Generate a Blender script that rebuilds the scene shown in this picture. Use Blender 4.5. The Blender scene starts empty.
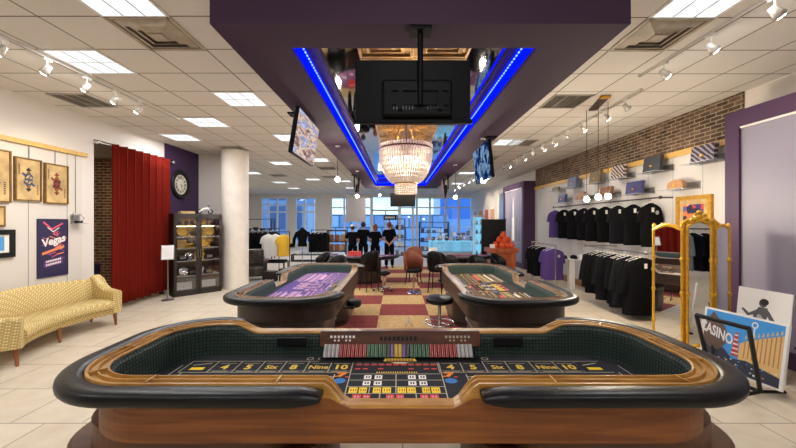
import bpy, math, random
from mathutils import Matrix, Vector
random.seed(7)
PI = math.pi
S = bpy.context.scene
COL = S.collection
F, CZ = 345.0, 1.75
def P(px, py, d): return ((px-397.5)*d/F, d, CZ-(py-222)*d/F)
def s2l(v):
    v /= 255.0
    return v/12.92 if v <= .04045 else ((v+.055)/1.055)**2.4
def rgb(r, g, b): return (s2l(r), s2l(g), s2l(b), 1)
# ------------------------------------------------------------------ materials
M = {}
def nt(name):
    m = bpy.data.materials.new(name); m.use_nodes = True
    t = m.node_tree; b = t.nodes['Principled BSDF']
    M[name] = m
    return m, t, b
def lk(t, a, b): t.links.new(a, b)
def mat(name, col, rough=.5, metal=0, noise=0, nscale=8, bump=0, bscale=60, emit=None, estr=0, spec=.5, coat=0, sheen=0):
    m, t, b = nt(name)
    b.inputs['Base Color'].default_value = col
    b.inputs['Roughness'].default_value = rough
    b.inputs['Metallic'].default_value = metal
    b.inputs['Specular IOR Level'].default_value = spec
    b.inputs['Coat Weight'].default_value = coat
    b.inputs['Sheen Weight'].default_value = sheen
    if noise:
        tc = t.nodes.new('ShaderNodeTexCoord'); n = t.nodes.new('ShaderNodeTexNoise')
        n.inputs['Scale'].default_value = nscale; n.inputs['Detail'].default_value = 4
        r = t.nodes.new('ShaderNodeValToRGB')
        r.color_ramp.elements[0].position = .3; r.color_ramp.elements[1].position = .7
        r.color_ramp.elements[0].color = tuple(c*(1-noise) for c in col[:3])+(1,)
        r.color_ramp.elements[1].color = tuple(min(1, c*(1+noise)) for c in col[:3])+(1,)
        lk(t, tc.outputs['Object'], n.inputs['Vector']); lk(t, n.outputs['Fac'], r.inputs['Fac'])
        lk(t, r.outputs['Color'], b.inputs['Base Color'])
    if bump:
        tc = t.nodes.new('ShaderNodeTexCoord'); n = t.nodes.new('ShaderNodeTexNoise'); bp = t.nodes.new('ShaderNodeBump')
        n.inputs['Scale'].default_value = bscale
        bp.inputs['Strength'].default_value = bump; bp.inputs['Distance'].default_value = .01
        lk(t, tc.outputs['Object'], n.inputs['Vector']); lk(t, n.outputs['Fac'], bp.inputs['Height']); lk(t, bp.outputs['Normal'], b.inputs['Normal'])
    if emit:
        b.inputs['Emission Color'].default_value = emit; b.inputs['Emission Strength'].default_value = estr
    return m
def wood(name, c1, c2, rough=.35, scale=(2, 14, 14), coat=.2):
    m, t, b = nt(name)
    tc = t.nodes.new('ShaderNodeTexCoord'); mp = t.nodes.new('ShaderNodeMapping'); mp.inputs['Scale'].default_value = scale
    n = t.nodes.new('ShaderNodeTexNoise'); n.inputs['Scale'].default_value = 1.5; n.inputs['Detail'].default_value = 6; n.inputs['Distortion'].default_value = .6
    r = t.nodes.new('ShaderNodeValToRGB'); r.color_ramp.elements[0].position = .35; r.color_ramp.elements[1].position = .68
    r.color_ramp.elements[0].color = c1; r.color_ramp.elements[1].color = c2
    lk(t, tc.outputs['Object'], mp.inputs['Vector']); lk(t, mp.outputs['Vector'], n.inputs['Vector'])
    lk(t, n.outputs['Fac'], r.inputs['Fac']); lk(t, r.outputs['Color'], b.inputs['Base Color'])
    b.inputs['Roughness'].default_value = rough; b.inputs['Coat Weight'].default_value = coat; b.inputs['Coat Roughness'].default_value = .2
    return m
def brick(name, axes, bw, bh, c1, c2, cm, mortar=.01, offset=.5, off=(0, 0), rough=.6, mott=0, bump=0, spec=.4):
    """brick/tile pattern on world position; axes picks which two coordinates span the surface"""
    m, t, b = nt(name)
    g = t.nodes.new('ShaderNodeNewGeometry'); sp = t.nodes.new('ShaderNodeSeparateXYZ'); cb = t.nodes.new('ShaderNodeCombineXYZ')
    lk(t, g.outputs['Position'], sp.inputs['Vector'])
    for i, a in enumerate(axes):
        ad = t.nodes.new('ShaderNodeMath'); ad.operation = 'SUBTRACT'; ad.inputs[1].default_value = off[i] - 60*(bw if i == 0 else bh)
        lk(t, sp.outputs['XYZ'.index(a)], ad.inputs[0]); lk(t, ad.outputs[0], cb.inputs[i])
    br = t.nodes.new('ShaderNodeTexBrick'); br.offset = offset; br.squash = 1
    br.inputs['Scale'].default_value = 1; br.inputs['Brick Width'].default_value = bw; br.inputs['Row Height'].default_value = bh
    br.inputs['Mortar Size'].default_value = mortar; br.inputs['Mortar Smooth'].default_value = .1; br.inputs['Bias'].default_value = 0
    br.inputs['Color1'].default_value = c1; br.inputs['Color2'].default_value = c2; br.inputs['Mortar'].default_value = cm
    lk(t, cb.outputs[0], br.inputs['Vector'])
    out = br.outputs['Color']
    if mott:
        n = t.nodes.new('ShaderNodeTexNoise'); n.inputs['Scale'].default_value = 6; n.inputs['Detail'].default_value = 5
        lk(t, g.outputs['Position'], n.inputs['Vector'])
        mx = t.nodes.new('ShaderNodeMix'); mx.data_type = 'RGBA'; mx.blend_type = 'OVERLAY'; mx.inputs[0].default_value = mott
        lk(t, out, mx.inputs[6]); lk(t, n.outputs['Fac'], mx.inputs[7]); out = mx.outputs[2]
    lk(t, out, b.inputs['Base Color'])
    if bump:
        bp = t.nodes.new('ShaderNodeBump'); bp.inputs['Strength'].default_value = bump; bp.inputs['Distance'].default_value = .01; bp.invert = True
        lk(t, br.outputs['Fac'], bp.inputs['Height']); lk(t, bp.outputs['Normal'], b.inputs['Normal'])
    b.inputs['Roughness'].default_value = rough; b.inputs['Specular IOR Level'].default_value = spec
    return m
def emis(name, col, strength):
    m = bpy.data.materials.new(name); m.use_nodes = True; t = m.node_tree; t.nodes.clear()
    e = t.nodes.new('ShaderNodeEmission'); o = t.nodes.new('ShaderNodeOutputMaterial')
    e.inputs[0].default_value = col; e.inputs[1].default_value = strength; lk(t, e.outputs[0], o.inputs[0]); M[name] = m
    return m
def glass(name, tint=(1, 1, 1, 1), fac=.1, rough=.02):
    m = bpy.data.materials.new(name); m.use_nodes = True; t = m.node_tree; t.nodes.clear()
    a = t.nodes.new('ShaderNodeBsdfTransparent'); g = t.nodes.new('ShaderNodeBsdfGlossy'); x = t.nodes.new('ShaderNodeMixShader'); o = t.nodes.new('ShaderNodeOutputMaterial')
    a.inputs[0].default_value = tint; g.inputs['Roughness'].default_value = rough; x.inputs[0].default_value = fac
    lk(t, a.outputs[0], x.inputs[1]); lk(t, g.outputs[0], x.inputs[2]); lk(t, x.outputs[0], o.inputs[0]); M[name] = m
    return m
def uvgrid(name, c1, c2, n, rough=.5):
    """rubber pyramid lining from uv"""
    m, t, b = nt(name)
    uv = t.nodes.new('ShaderNodeUVMap'); br = t.nodes.new('ShaderNodeTexBrick'); br.offset = 0
    br.inputs['Scale'].default_value = n; br.inputs['Brick Width'].default_value = 1; br.inputs['Row Height'].default_value = 1
    br.inputs['Mortar Size'].default_value = .22; br.inputs['Mortar Smooth'].default_value = .8
    br.inputs['Color1'].default_value = c2; br.inputs['Color2'].default_value = c2; br.inputs['Mortar'].default_value = c1
    bp = t.nodes.new('ShaderNodeBump'); bp.inputs['Strength'].default_value = 1; bp.inputs['Distance'].default_value = .01; bp.invert = True
    lk(t, uv.outputs[0], br.inputs['Vector']); lk(t, br.outputs['Color'], b.inputs['Base Color'])
    lk(t, br.outputs['Fac'], bp.inputs['Height']); lk(t, bp.outputs['Normal'], b.inputs['Normal'])
    b.inputs['Roughness'].default_value = rough
    return m
# ------------------------------------------------------------------ mesh builder
class MB:
    def __init__(s): s.v = []; s.f = []; s.m = []; s.uv = {}; s.mats = []; s.sm = []
    def mi(s, m):
        if isinstance(m, str): m = M[m]
        if m not in s.mats: s.mats.append(m)
        return s.mats.index(m)
    def add(s, vs, fs, m, smooth=False, uvs=None):
        o = len(s.v); s.v += [tuple(v) for v in vs]; k = s.mi(m)
        for i, f in enumerate(fs):
            if uvs: s.uv[len(s.f)] = uvs[i]
            s.f.append(tuple(o+j for j in f)); s.m.append(k); s.sm.append(smooth)
        return s
    def box(s, c, d, m, rz=0, rx=0, ry=0):
        R = Matrix.Rotation(rz, 4, 'Z') @ Matrix.Rotation(ry, 4, 'Y') @ Matrix.Rotation(rx, 4, 'X')
        vs = [Vector(c)+R @ Vector((x*d[0]/2, y*d[1]/2, z*d[2]/2)) for x in (-1, 1) for y in (-1, 1) for z in (-1, 1)]
        return s.add(vs, [(0, 1, 3, 2), (4, 6, 7, 5), (0, 4, 5, 1), (2, 3, 7, 6), (0, 2, 6, 4), (1, 5, 7, 3)], m)
    def bx(s, x0, x1, y0, y1, z0, z1, m): return s.box(((x0+x1)/2, (y0+y1)/2, (z0+z1)/2), (x1-x0, y1-y0, z1-z0), m)
    def quad(s, a, b, c, d, m): return s.add([a, b, c, d], [(0, 1, 2, 3)], m)
    def tube(s, pts, r, m, seg=10, closed=False, cap=True, flat=1.0):
        pts = [Vector(p) for p in pts]; n = len(pts); rs = r if isinstance(r, (list, tuple)) else [r]*n
        rings = []; up = None
        for i, p in enumerate(pts):
            if closed: t = pts[(i+1) % n]-pts[i-1]
            else: t = pts[min(i+1, n-1)]-pts[max(i-1, 0)]
            t.normalize()
            if up is None: up = Vector((0, 0, 1)) if abs(t.z) < .9 else Vector((1, 0, 0))
            a = (up - t*up.dot(t)); 
            if a.length < 1e-4: a = t.orthogonal()
            a.normalize(); b = t.cross(a); up = a
            rings.append([p+(a*math.cos(2*PI*k/seg)+b*math.sin(2*PI*k/seg)*flat)*rs[i] for k in range(seg)])
        vs = [v for q in rings for v in q]; fs = []
        for i in range(n if closed else n-1):
            j = (i+1) % n
            for k in range(seg):
                l = (k+1) % seg; fs.append((i*seg+k, i*seg+l, j*seg+l, j*seg+k))
        s.add(vs, fs, m, True)
        if cap and not closed:
            s.add(rings[0], [tuple(range(seg))[::-1]], m); s.add(rings[-1], [tuple(range(seg))], m)
        return s
    def cyl(s, a, b, r, m, seg=16, r2=None): return s.tube([a, b], [r, r if r2 is None else r2], m, seg)
    def lathe(s, prof, m, c=(0, 0, 0), seg=32, smooth=True, axis=None, a0=0, a1=2*PI, sx=1, sy=1):
        full = abs(a1-a0-2*PI) < 1e-6; n = seg if full else seg+1; R = axis.to_matrix() if axis else None
        vs = []
        for (r, z) in prof:
            for k in range(n):
                a = a0+(a1-a0)*k/seg; v = Vector((r*math.cos(a)*sx, r*math.sin(a)*sy, z))
                if R: v = R @ v
                vs.append(v+Vector(c))
        fs = []
        for i in range(len(prof)-1):
            for k in range(seg):
                l = (k+1) % n; fs.append((i*n+k, i*n+l, (i+1)*n+l, (i+1)*n+k))
        return s.add(vs, fs, m, smooth)
    def ball(s, c, r, m, seg=16, sc=(1, 1, 1)):
        n = max(6, seg//2); pr = [(r*math.sin(PI*i/n), -r*math.cos(PI*i/n)*sc[2]) for i in range(n+1)]
        return s.lathe(pr, m, c, seg, sx=sc[0], sy=sc[1])
    def prism(s, poly, z0, z1, m, f=None, smooth=False):
        """poly in (a,b); f maps (a,b,c)->xyz"""
        f = f or (lambda a, b, c: (a, b, c)); n = len(poly)
        s.add([f(a, b, z0) for a, b in poly]+[f(a, b, z1) for a, b in poly], [(i, (i+1) % n, n+(i+1) % n, n+i) for i in range(n)], m, smooth)
        s.add([f(a, b, z0) for a, b in poly], [tuple(range(n))[::-1]], m); s.add([f(a, b, z1) for a, b in poly], [tuple(range(n))], m)
        return s
    def loft(s, rings, m, smooth=True, cap=True):
        n = len(rings[0]); vs = [v for r in rings for v in r]; fs = []
        for i in range(len(rings)-1):
            for k in range(n):
                l = (k+1) % n; fs.append((i*n+k, i*n+l, (i+1)*n+l, (i+1)*n+k))
        s.add(vs, fs, m, smooth)
        if cap: s.add(rings[0], [tuple(range(n))[::-1]], m); s.add(rings[-1], [tuple(range(n))], m)
        return s
    def text(s, txt, size, m, f, align='CENTER', bold=0, sx=1):
        """lettering laid in a plane; f maps (a,b)->xyz"""
        cu = bpy.data.curves.new('lettering', 'FONT'); cu.body = txt; cu.size = size; cu.align_x = align; cu.align_y = 'CENTER'; cu.offset = bold; cu.resolution_u = 3
        o = bpy.data.objects.new('lettering', cu); COL.objects.link(o)
        dg = bpy.context.evaluated_depsgraph_get(); me = o.evaluated_get(dg).to_mesh()
        vs = [f(v.co.x*sx, v.co.y) for v in me.vertices]; fs = [tuple(p.vertices) for p in me.polygons]
        s.add(vs, fs, m); o.evaluated_get(dg).to_mesh_clear(); bpy.data.objects.remove(o); bpy.data.curves.remove(cu)
        return s
    def build(s, name, parent=None, loc=None, bevel=0, sub=0, rz=0):
        me = bpy.data.meshes.new(name); me.from_pydata(s.v, [], s.f)
        for m in s.mats: me.materials.append(m)
        for p, k, q in zip(me.polygons, s.m, s.sm): p.material_index = k; p.use_smooth = q
        if s.uv:
            L = me.uv_layers.new(name='UVMap')
            for fi, u in s.uv.items():
                for li, c in zip(me.polygons[fi].loop_indices, u): L.data[li].uv = c
        o = bpy.data.objects.new(name, me); COL.objects.link(o)
        if parent: o.parent = parent
        if loc: o.location = loc
        o.rotation_euler.z = rz
        if bevel:
            b = o.modifiers.new('edge', 'BEVEL'); b.width = bevel; b.segments = 2; b.limit_method = 'ANGLE'; b.angle_limit = .7
        if sub:
            b = o.modifiers.new('smooth', 'SUBSURF'); b.levels = sub; b.render_levels = sub
        return o
def tag(o, label, cat, group=None):
    o['label'] = label; o['category'] = cat
    if group: o['group'] = group
    return o
def struct(o): o['kind'] = 'structure'; return o
def thing(name, label, cat, loc=(0, 0, 0), rz=0, group=None):
    o = bpy.data.objects.new(name, None); COL.objects.link(o); o.location = loc; o.rotation_euler.z = rz
    o.empty_display_size = .1
    return tag(o, label, cat, group)
def kids(o): return [c for c in COL.objects if c.parent == o]
def dup(root, loc, rz, label, group=None, mats=None):
    def cp(o, par):
        c = o.copy(); COL.objects.link(c); c.parent = par
        for ch in CH.get(o.name, []): cp(ch, c)
        return c
    CH = {}
    for o in COL.objects:
        if o.parent: CH.setdefault(o.parent.name, []).append(o)
    r = cp(root, None); r.location = loc; r.rotation_euler.z = rz; r['label'] = label
    if group: r['group'] = group
    return r
def lamp_spot(name, loc, to, e, col=(1, .86, .68), size=70, blend=.6, r=.03):
    l = bpy.data.lights.new(name, 'SPOT'); l.energy = e; l.color = col; l.spot_size = math.radians(size); l.spot_blend = blend; l.shadow_soft_size = r
    o = bpy.data.objects.new(name, l); COL.objects.link(o); o.location = loc
    o.rotation_euler = (Vector(to)-Vector(loc)).to_track_quat('-Z', 'Y').to_euler()
    return o
ORD = ['first', 'second', 'third', 'fourth', 'fifth', 'sixth', 'seventh', 'eighth', 'ninth', 'tenth', 'eleventh', 'twelfth']
# ------------------------------------------------------------------ material library
mat('white_wall', rgb(222, 214, 206), .8)
mat('wall_purple', rgb(58, 34, 72), .7)
mat('soffit_purple', rgb(60, 36, 66), .75)
mat('box_purple', rgb(68, 40, 74), .6)
mat('lilac', rgb(136, 131, 148), .5, noise=.04, nscale=1.2)
brick('ceiling_tile_left', 'XY', .615, .615, rgb(220, 215, 208), rgb(217, 212, 205), rgb(116, 108, 94), .009, 0, (-2.744, 3.22), .9, spec=.1)
brick('ceiling_tile_right', 'XY', .615, .615, rgb(220, 215, 208), rgb(217, 212, 205), rgb(116, 108, 94), .009, 0, (2.37, 3.24), .9, spec=.1)
brick('floor_tile', 'XY', .62, .62, rgb(218, 204, 182), rgb(211, 197, 175), rgb(150, 136, 118), .006, .5, (-4.3, 3.0), .38, mott=.25)
brick('old_brick', 'YZ', .20, .066, rgb(116, 92, 74), rgb(72, 56, 46), rgb(158, 142, 120), .008, .5, (0, 0), .9, mott=.8, bump=.6)
brick('old_brick_across', 'XZ', .21, .075, rgb(150, 104, 74), rgb(106, 72, 52), rgb(196, 176, 148), .011, .5, (0, 0), .9, mott=.7, bump=.6)
brick('slat_left', 'YZ', .62, 40, rgb(214, 207, 198), rgb(214, 207, 198), rgb(130, 126, 122), .006, 0, (5.28, -10), .6)
brick('slat_right', 'YZ', .62, 40, rgb(204, 200, 196), rgb(204, 200, 196), rgb(142, 156, 152), .006, 0, (5.1, -10), .6)
mat('carpet_red', rgb(142, 62, 58), .95, noise=.25, nscale=14, bump=.3, bscale=200)
mat('carpet_beige', rgb(206, 172, 118), .95, noise=.18, nscale=14, bump=.3, bscale=200)
wood('rail_oak', rgb(146, 98, 30), rgb(182, 134, 56), .45, (3, 10, 10))
wood('body_wood', rgb(112, 60, 18), rgb(146, 86, 32), .5, (1.2, 6, 22), 0)
wood('base_wood', rgb(80, 46, 22), rgb(100, 60, 32), .5, (1.2, 6, 12), .05)
wood('dark_wood', rgb(52, 36, 30), rgb(70, 48, 38), .4, (1.5, 6, 16))
wood('espresso', rgb(28, 19, 17), rgb(40, 28, 24), .4)
wood('board_wood', rgb(68, 31, 14), rgb(94, 47, 22), .4, (2, 12, 12))
wood('orange_wood', rgb(150, 66, 34), rgb(190, 100, 54), .45, (10, 10, 1))
wood('leg_wood', rgb(128, 74, 34), rgb(160, 100, 52), .4, (12, 12, 2))
mat('leather_black', rgb(13, 13, 15), .34, bump=.1, bscale=90, spec=.28)
mat('felt_black', rgb(30, 30, 38), .95, noise=.15, nscale=40)
mat('felt_purple', rgb(84, 62, 134), .95, noise=.2, nscale=30)
uvgrid('rubber_green', rgb(14, 24, 22), rgb(44, 66, 58), 1, .55)
mat('rubber_green_dull', rgb(48, 70, 64), .6)
mat('print_gold', rgb(226, 190, 72), .7)
mat('print_line', rgb(176, 168, 146), .8)
mat('print_white', rgb(232, 228, 224), .7)
mat('print_red', rgb(206, 66, 58), .7)
mat('print_yellow', rgb(240, 202, 40), .7)
mat('print_blue', rgb(40, 110, 180), .7)
mat('print_orange', rgb(232, 134, 40), .7)
mat('print_pink', rgb(206, 160, 196), .8)
mat('print_brown', rgb(134, 72, 44), .7)
mat('black', rgb(17, 17, 19), .5, spec=.3)
mat('black_gloss', rgb(14, 14, 17), .18)
mat('black_cloth', rgb(16, 16, 19), .95, bump=.5, bscale=14, spec=.1)
mat('charcoal_cloth', rgb(26, 26, 31), .95, bump=.5, bscale=14, spec=.1)
mat('purple_cloth', rgb(74, 52, 116), .95, bump=.4, bscale=14)
mat('white_cloth', rgb(226, 222, 216), .9, bump=.4, bscale=14)
mat('yellow_cloth', rgb(230, 182, 50), .9, bump=.4, bscale=14)
mat('grey_cloth', rgb(120, 122, 132), .9, bump=.4, bscale=14)
mat('curtain_red', rgb(116, 24, 12), .85, bump=.15, bscale=30, spec=.15)
mat('chrome', rgb(210, 210, 214), .12, 1)
mat('steel', rgb(170, 168, 164), .3, 1)
mat('white_metal', rgb(230, 228, 222), .4)
mat('white_plastic', rgb(236, 234, 230), .5)
mat('gold', rgb(232, 180, 62), .4, .65, noise=.15, nscale=20)
mat('gold_paint', rgb(198, 150, 56), .45, .4, noise=.2, nscale=16)
wood('rail_yellow', rgb(202, 160, 78), rgb(222, 184, 104), .5)
mat('mirror', rgb(228, 230, 232), .02, 1)
mat('mirror_tile', rgb(200, 200, 206), .04, 1)
mat('brown_leather', rgb(126, 66, 44), .45, bump=.1)
mat('skin', rgb(196, 146, 120), .6)
mat('hair', rgb(44, 32, 26), .7, bump=.3)
mat('grey_panel', rgb(172, 170, 174), .6)
mat('acrylic_edge', rgb(190, 192, 196), .25)
mat('stone_column', rgb(236, 228, 216), .5, noise=.06, nscale=5, bump=.08, bscale=20)
mat('board_frame', rgb(60, 56, 52), .4)
glass('acrylic', (.90, .91, .92, 1), .1)
glass('window_glass', (.9, .95, 1, 1), .06)
m_ = emis('panel_light', (.93, .97, 1, 1), .5); t_ = m_.node_tree
tc_ = t_.nodes.new('ShaderNodeTexCoord'); n_ = t_.nodes.new('ShaderNodeTexNoise'); n_.inputs['Scale'].default_value = 5; r_ = t_.nodes.new('ShaderNodeMapRange'); r_.inputs[3].default_value = .42; r_.inputs[4].default_value = .85
lk(t_, tc_.outputs['Object'], n_.inputs['Vector']); lk(t_, n_.outputs['Fac'], r_.inputs[0]); lk(t_, r_.outputs[0], t_.nodes['Emission'].inputs[1])
emis('panel_light_far', (1, .96, .9, 1), 13)
emis('bulb_warm', (1, .84, .62, 1), 30)
emis('spot_lens', (1, .93, .82, 1), 22)
emis('led_wash_blue', (0, .003, 1, 1), 1.6)
emis('led_bead', (.12, .25, 1, 1), 1.6)
emis('screen_black', (.003, .003, .004, 1), 1)
emis('cyan_glow', (.25, .68, 1, 1), .45)
# ================================================================== SETTING
CH = 3.67
XL, XR, YB, YN = -5.65, 5.1, 24.0, -4.0
struct(MB().bx(-10.6, 5.3, YN-.1, YB+.3, -.1, 0, 'floor_tile').build('floor'))
cr = MB(); cb = MB()
for i in range(5):
    for j in range(9):
        x0 = -2.205+i*.93; y0 = 5.56+j*.88
        (cr if (i+j) % 2 else cb).bx(x0, x0+.93, y0, y0+.88, 0, .008, 'carpet_red' if (i+j) % 2 else 'carpet_beige')
k = cr
for a in (cb,): k.add(a.v, a.f, 'carpet_beige')
tag(k.build('checkered_carpet'), 'large red and beige checkered carpet covering the floor between the gaming tables', 'carpet')
struct(MB().bx(-10.6, .155, YN-.1, YB, CH, CH+.1, 'ceiling_tile_left').build('ceiling'))
struct(MB().bx(.155, 5.3, YN-.1, YB, CH, CH+.1, 'ceiling_tile_right').build('ceiling'))
# left wall
w = MB().bx(XL-.15, XL, YN, 6.42, 2.98, CH, 'white_wall').bx(XL-.15, XL, 6.18, 6.42, 0, 2.98, 'white_wall').bx(XL-.15, XL, 6.42, 8.36, 3.3, CH, 'white_wall')
w.bx(XL-.15, XL, YN, 6.18, 0, 2.98, 'slat_left')
struct(w.build('wall_left'))
struct(MB().bx(XL-.15, XL, 8.36, 9.8, 0, CH, 'wall_purple').build('wall_left_purple'))
struct(MB().bx(XL-.15, -4.55, 9.8, 9.95, 0, CH, 'white_wall').build('wall_left_return'))
struct(MB().bx(-10.7, -10.6, 9.95, YB, 0, CH, 'white_wall').build('wall_left_far'))
struct(MB().bx(-8.6, XL-.15, 9.0, 9.1, 0, 3.4, 'old_brick_across').build('wall_alcove'))
struct(MB().bx(-8.7, -8.6, 4.5, 9.1, 0, 3.4, 'white_wall').bx(-8.6, XL-.15, 4.4, 4.5, 0, 3.4, 'white_wall').build('wall_alcove_side'))
struct(MB().bx(-8.7, XL-.15, 4.4, 9.1, 3.4, 3.5, 'white_wall').build('ceiling_alcove'))
struct(MB().bx(XL, XL+.025, YN, 6.42, 0, .12, 'white_wall').bx(XL, XL+.025, 8.36, 9.8, 0, .12, 'white_wall').build('baseboard_left'))
struct(MB().bx(XL, XL+.05, YN, 6.24, 2.92, 2.99, 'rail_yellow').bx(XL, XL+.02, YN, 6.24, 2.99, 3.0, 'white_wall').build('trim_1'))
# right wall
struct(MB().bx(XR, XR+.12, YN, YB, 0, CH, 'white_wall').build('wall_right'))
struct(MB().bx(XR-.02, XR, 5.07, 12.7, 3.03, CH, 'old_brick').build('wall_right_brick'))
struct(MB().bx(XR-.04, XR, 4.91, 12.7, 0, 2.93, 'slat_right').build('wall_right_slat'))
struct(MB().bx(XR-.07, XR, 4.91, 12.7, 2.93, 3.03, 'rail_yellow').build('trim_2'))
struct(MB().bx(XR-.14, XR-.04, 5.0, 12.6, 0, .16, 'leg_wood').build('baseboard_right'))
struct(MB().bx(-10.7, XR+.12, YN-.1, YN, 0, CH, 'white_wall').build('wall_behind'))
# round column
c = MB().lathe([(.34, 0), (.34, CH)], 'stone_column', (-4.4, 9.35, 0), 40)
struct(c.build('column'))
# purple feature boxes on the right wall
def feature(y0, y1, name, label, printmat, statue):
    x0 = XR-.45; zt = 3.27; XR0 = XR-.003
    b = thing(name, label, 'display panel', (XR-.2, (y0+y1)/2, 0)); oy = (y0+y1)/2; ox = XR-.2
    m = MB(); fr = .2
    m.bx(x0-ox+.04, XR0-ox, y0-oy, y1-oy, 0, zt, 'box_purple')
    m.bx(x0-ox, x0-ox+.04, y0-oy, y0-oy+fr, 0, zt, 'box_purple').bx(x0-ox, x0-ox+.04, y1-oy-fr, y1-oy, 0, zt, 'box_purple')
    m.bx(x0-ox, x0-ox+.04, y0-oy+fr, y1-oy-fr, zt-.22, zt, 'box_purple').bx(x0-ox, x0-ox+.04, y0-oy+fr, y1-oy-fr, 0, .2, 'box_purple')
    m.build('surround', b)
    MB().bx(x0-ox+.03, x0-ox+.04, y0-oy+fr, y1-oy-fr, .2, zt-.22, printmat).build('panel', b)
    MB().bx(x0-ox+.012, x0-ox+.03, y0-oy+fr, y1-oy-fr, zt-.245, zt-.22, 'white_metal').build('top_strip', b)
    return b, x0, ox, oy, zt
feature(1.4, 4.9, 'feature_panel', 'large blank lilac panel in a deep purple surround beside the gold mirror', 'lilac', 0)
b, x0, ox, oy, zt = feature(12.72, 15.2, 'feature_panel', 'purple framed wall panel with a pale print of a pointed monument, behind the orange counter', 'lilac', 1)
mm = MB()
def mf(a, bb, c): return (x0-ox+.028+c, a, bb)
for a, wdt, h in ((0, .28, 1.95), (.38, .18, 1.25), (-.38, .18, 1.2), (.68, .14, .9), (-.68, .14, .9)):
    mm.prism([(a-wdt/2, 1.0), (a+wdt/2, 1.0), (a+wdt*.42, 1.0+h*.45), (a+wdt*.2, 1.0+h*.5), (a+wdt*.16, 1.0+h*.75), (a, 1.0+h*.92), (a-wdt*.16, 1.0+h*.75), (a-wdt*.2, 1.0+h*.5), (a-wdt*.42, 1.0+h*.45)], 0, .003, 'grey_cloth' if a else 'white_plastic', mf)
mm.build('monument_print', b)
# back wall with windows
def bxx(px): return (px-397.5)*YB/F
bw = MB()
ZH = 3.47
bw.bx(-10.7, XR, YB, YB+.25, ZH, CH, 'white_wall')
for a, c in ((246, 261), (287.5, 295), (316, 330.5)): bw.bx(max(-10.7, bxx(a)), bxx(c), YB, YB+.25, 0, ZH, 'white_wall')
bw.bx(bxx(246), bxx(316), YB, YB+.25, 0, .25, 'white_wall')
struct(bw.build('wall_back'))
def window(n, a, c, z0, z1, vs, hs, wd=.09):
    f = MB(); xa, xc = bxx(a), bxx(c)
    for v in [a]+list(vs)+[c]: f.bx(bxx(v)-wd/2, bxx(v)+wd/2, YB+.05, YB+.17, z0, z1, 'white_metal')
    for h in [z0+.04]+list(hs)+[z1-.04]: f.bx(xa, xc, YB+.06, YB+.16, h-.045, h+.045, 'white_metal')
    o = struct(f.build('window_%d' % n))
    struct(MB().bx(xa, xc, YB+.1, YB+.11, z0, z1, 'window_glass').build('pane', o))
window(1, 261.5, 287, .25, ZH, (268, 277), (2.45, 2.95))
window(2, 295.5, 315.5, .25, ZH, (305,), (2.45, 2.95))
window(3, 331, 371, 0, ZH, (344, 358), (2.75,), .12)
window(4, 400, 472, 0, ZH, (413, 417, 430, 446, 459), (2.75,), .14)
d = MB()
for v in (372, 399): d.bx(bxx(v)-.06, bxx(v)+.06, YB+.03, YB+.2, 0, ZH, 'white_metal')
d.bx(bxx(372), bxx(399), YB+.03, YB+.2, 2.5, 2.62, 'white_metal').bx(bxx(385.5)-.05, bxx(385.5)+.05, YB+.06, YB+.16, 0, 2.5, 'white_metal')
d = struct(d.build('door_1'))
struct(MB().bx(bxx(372), bxx(399), YB+.1, YB+.11, 0, ZH, 'window_glass').build('pane', d))
# outside
struct(MB().bx(-60, 60, YB+.3, 70, -.3, -.12, 'grey_panel').build('street'))
brick('facade_blue', 'XZ', 2.4, 3.2, rgb(64, 88, 118), rgb(92, 118, 150), rgb(140, 156, 180), .35, 0, (0, .6), .3)
mat('facade_deep', rgb(60, 128, 196), .3)
mat('facade_pale', rgb(170, 190, 214), .5)
tag(MB().bx(-24, -9.2, 38, 46, -.12, 9, 'facade_blue').build('office_building'), 'blue-grey office building with a grid of windows across the street', 'building')
tag(MB().bx(5.2, 12, 42, 50, 2.1, 5.6, 'facade_deep').bx(5.2, 12, 42, 50, -.12, 2.1, 'facade_pale').build('storefront_building'), 'deep blue low building outside behind the right-hand storefront glass', 'building')
brick('facade_shop', 'XZ', 1.15, 1.2, rgb(236, 240, 244), rgb(158, 178, 204), rgb(112, 122, 140), .07, .3, (0, 0), .4, mott=.4)
tag(MB().bx(-6.5, 5.0, 34, 37, -.12, 2.5, 'facade_shop').build('storefront_building'), 'pale low shopfront across the street behind the glass door', 'building')
# ---------------------------------------------------------------- soffit
OX0, OX1, IX0, IX1, OY0, OY1, IY0, IY1, ZS, ZI = -1.28, 1.59, -.83, 1.085, 2.35, 13.9, 2.68, 13.0, 3.10, 3.32
so = MB()
so.bx(OX0, IX0, OY0, OY1, ZS, CH, 'soffit_purple').bx(IX1, OX1, OY0, OY1, ZS, CH, 'soffit_purple')
so.bx(IX0, IX1, OY0, IY0, ZS, CH, 'soffit_purple').bx(IX0, IX1, IY1, OY1, ZS, CH, 'soffit_purple')
for x0, x1 in ((IX0, -.70), (1.0, IX1)): so.bx(x0, x1, IY0, IY1, 3.29, 3.36, 'soffit_purple')
so.bx(IX0, IX1, IY1-.075, IY1, 3.29, 3.36, 'soffit_purple')
struct(so.build('ceiling_soffit'))
struct(MB().bx(-.70, 1.0, IY0, IY1-.075, ZI, ZI+.05, 'mirror_tile').build('ceiling_mirror'))
tin = MB(); TC = .15
mat('tin_gold', rgb(196, 160, 104), .35, .85, noise=.25, nscale=9)
tin.bx(TC-.51, TC+.51, IY0, IY1, ZI-.02, ZI-.001, 'tin_gold')
ts = .51
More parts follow.
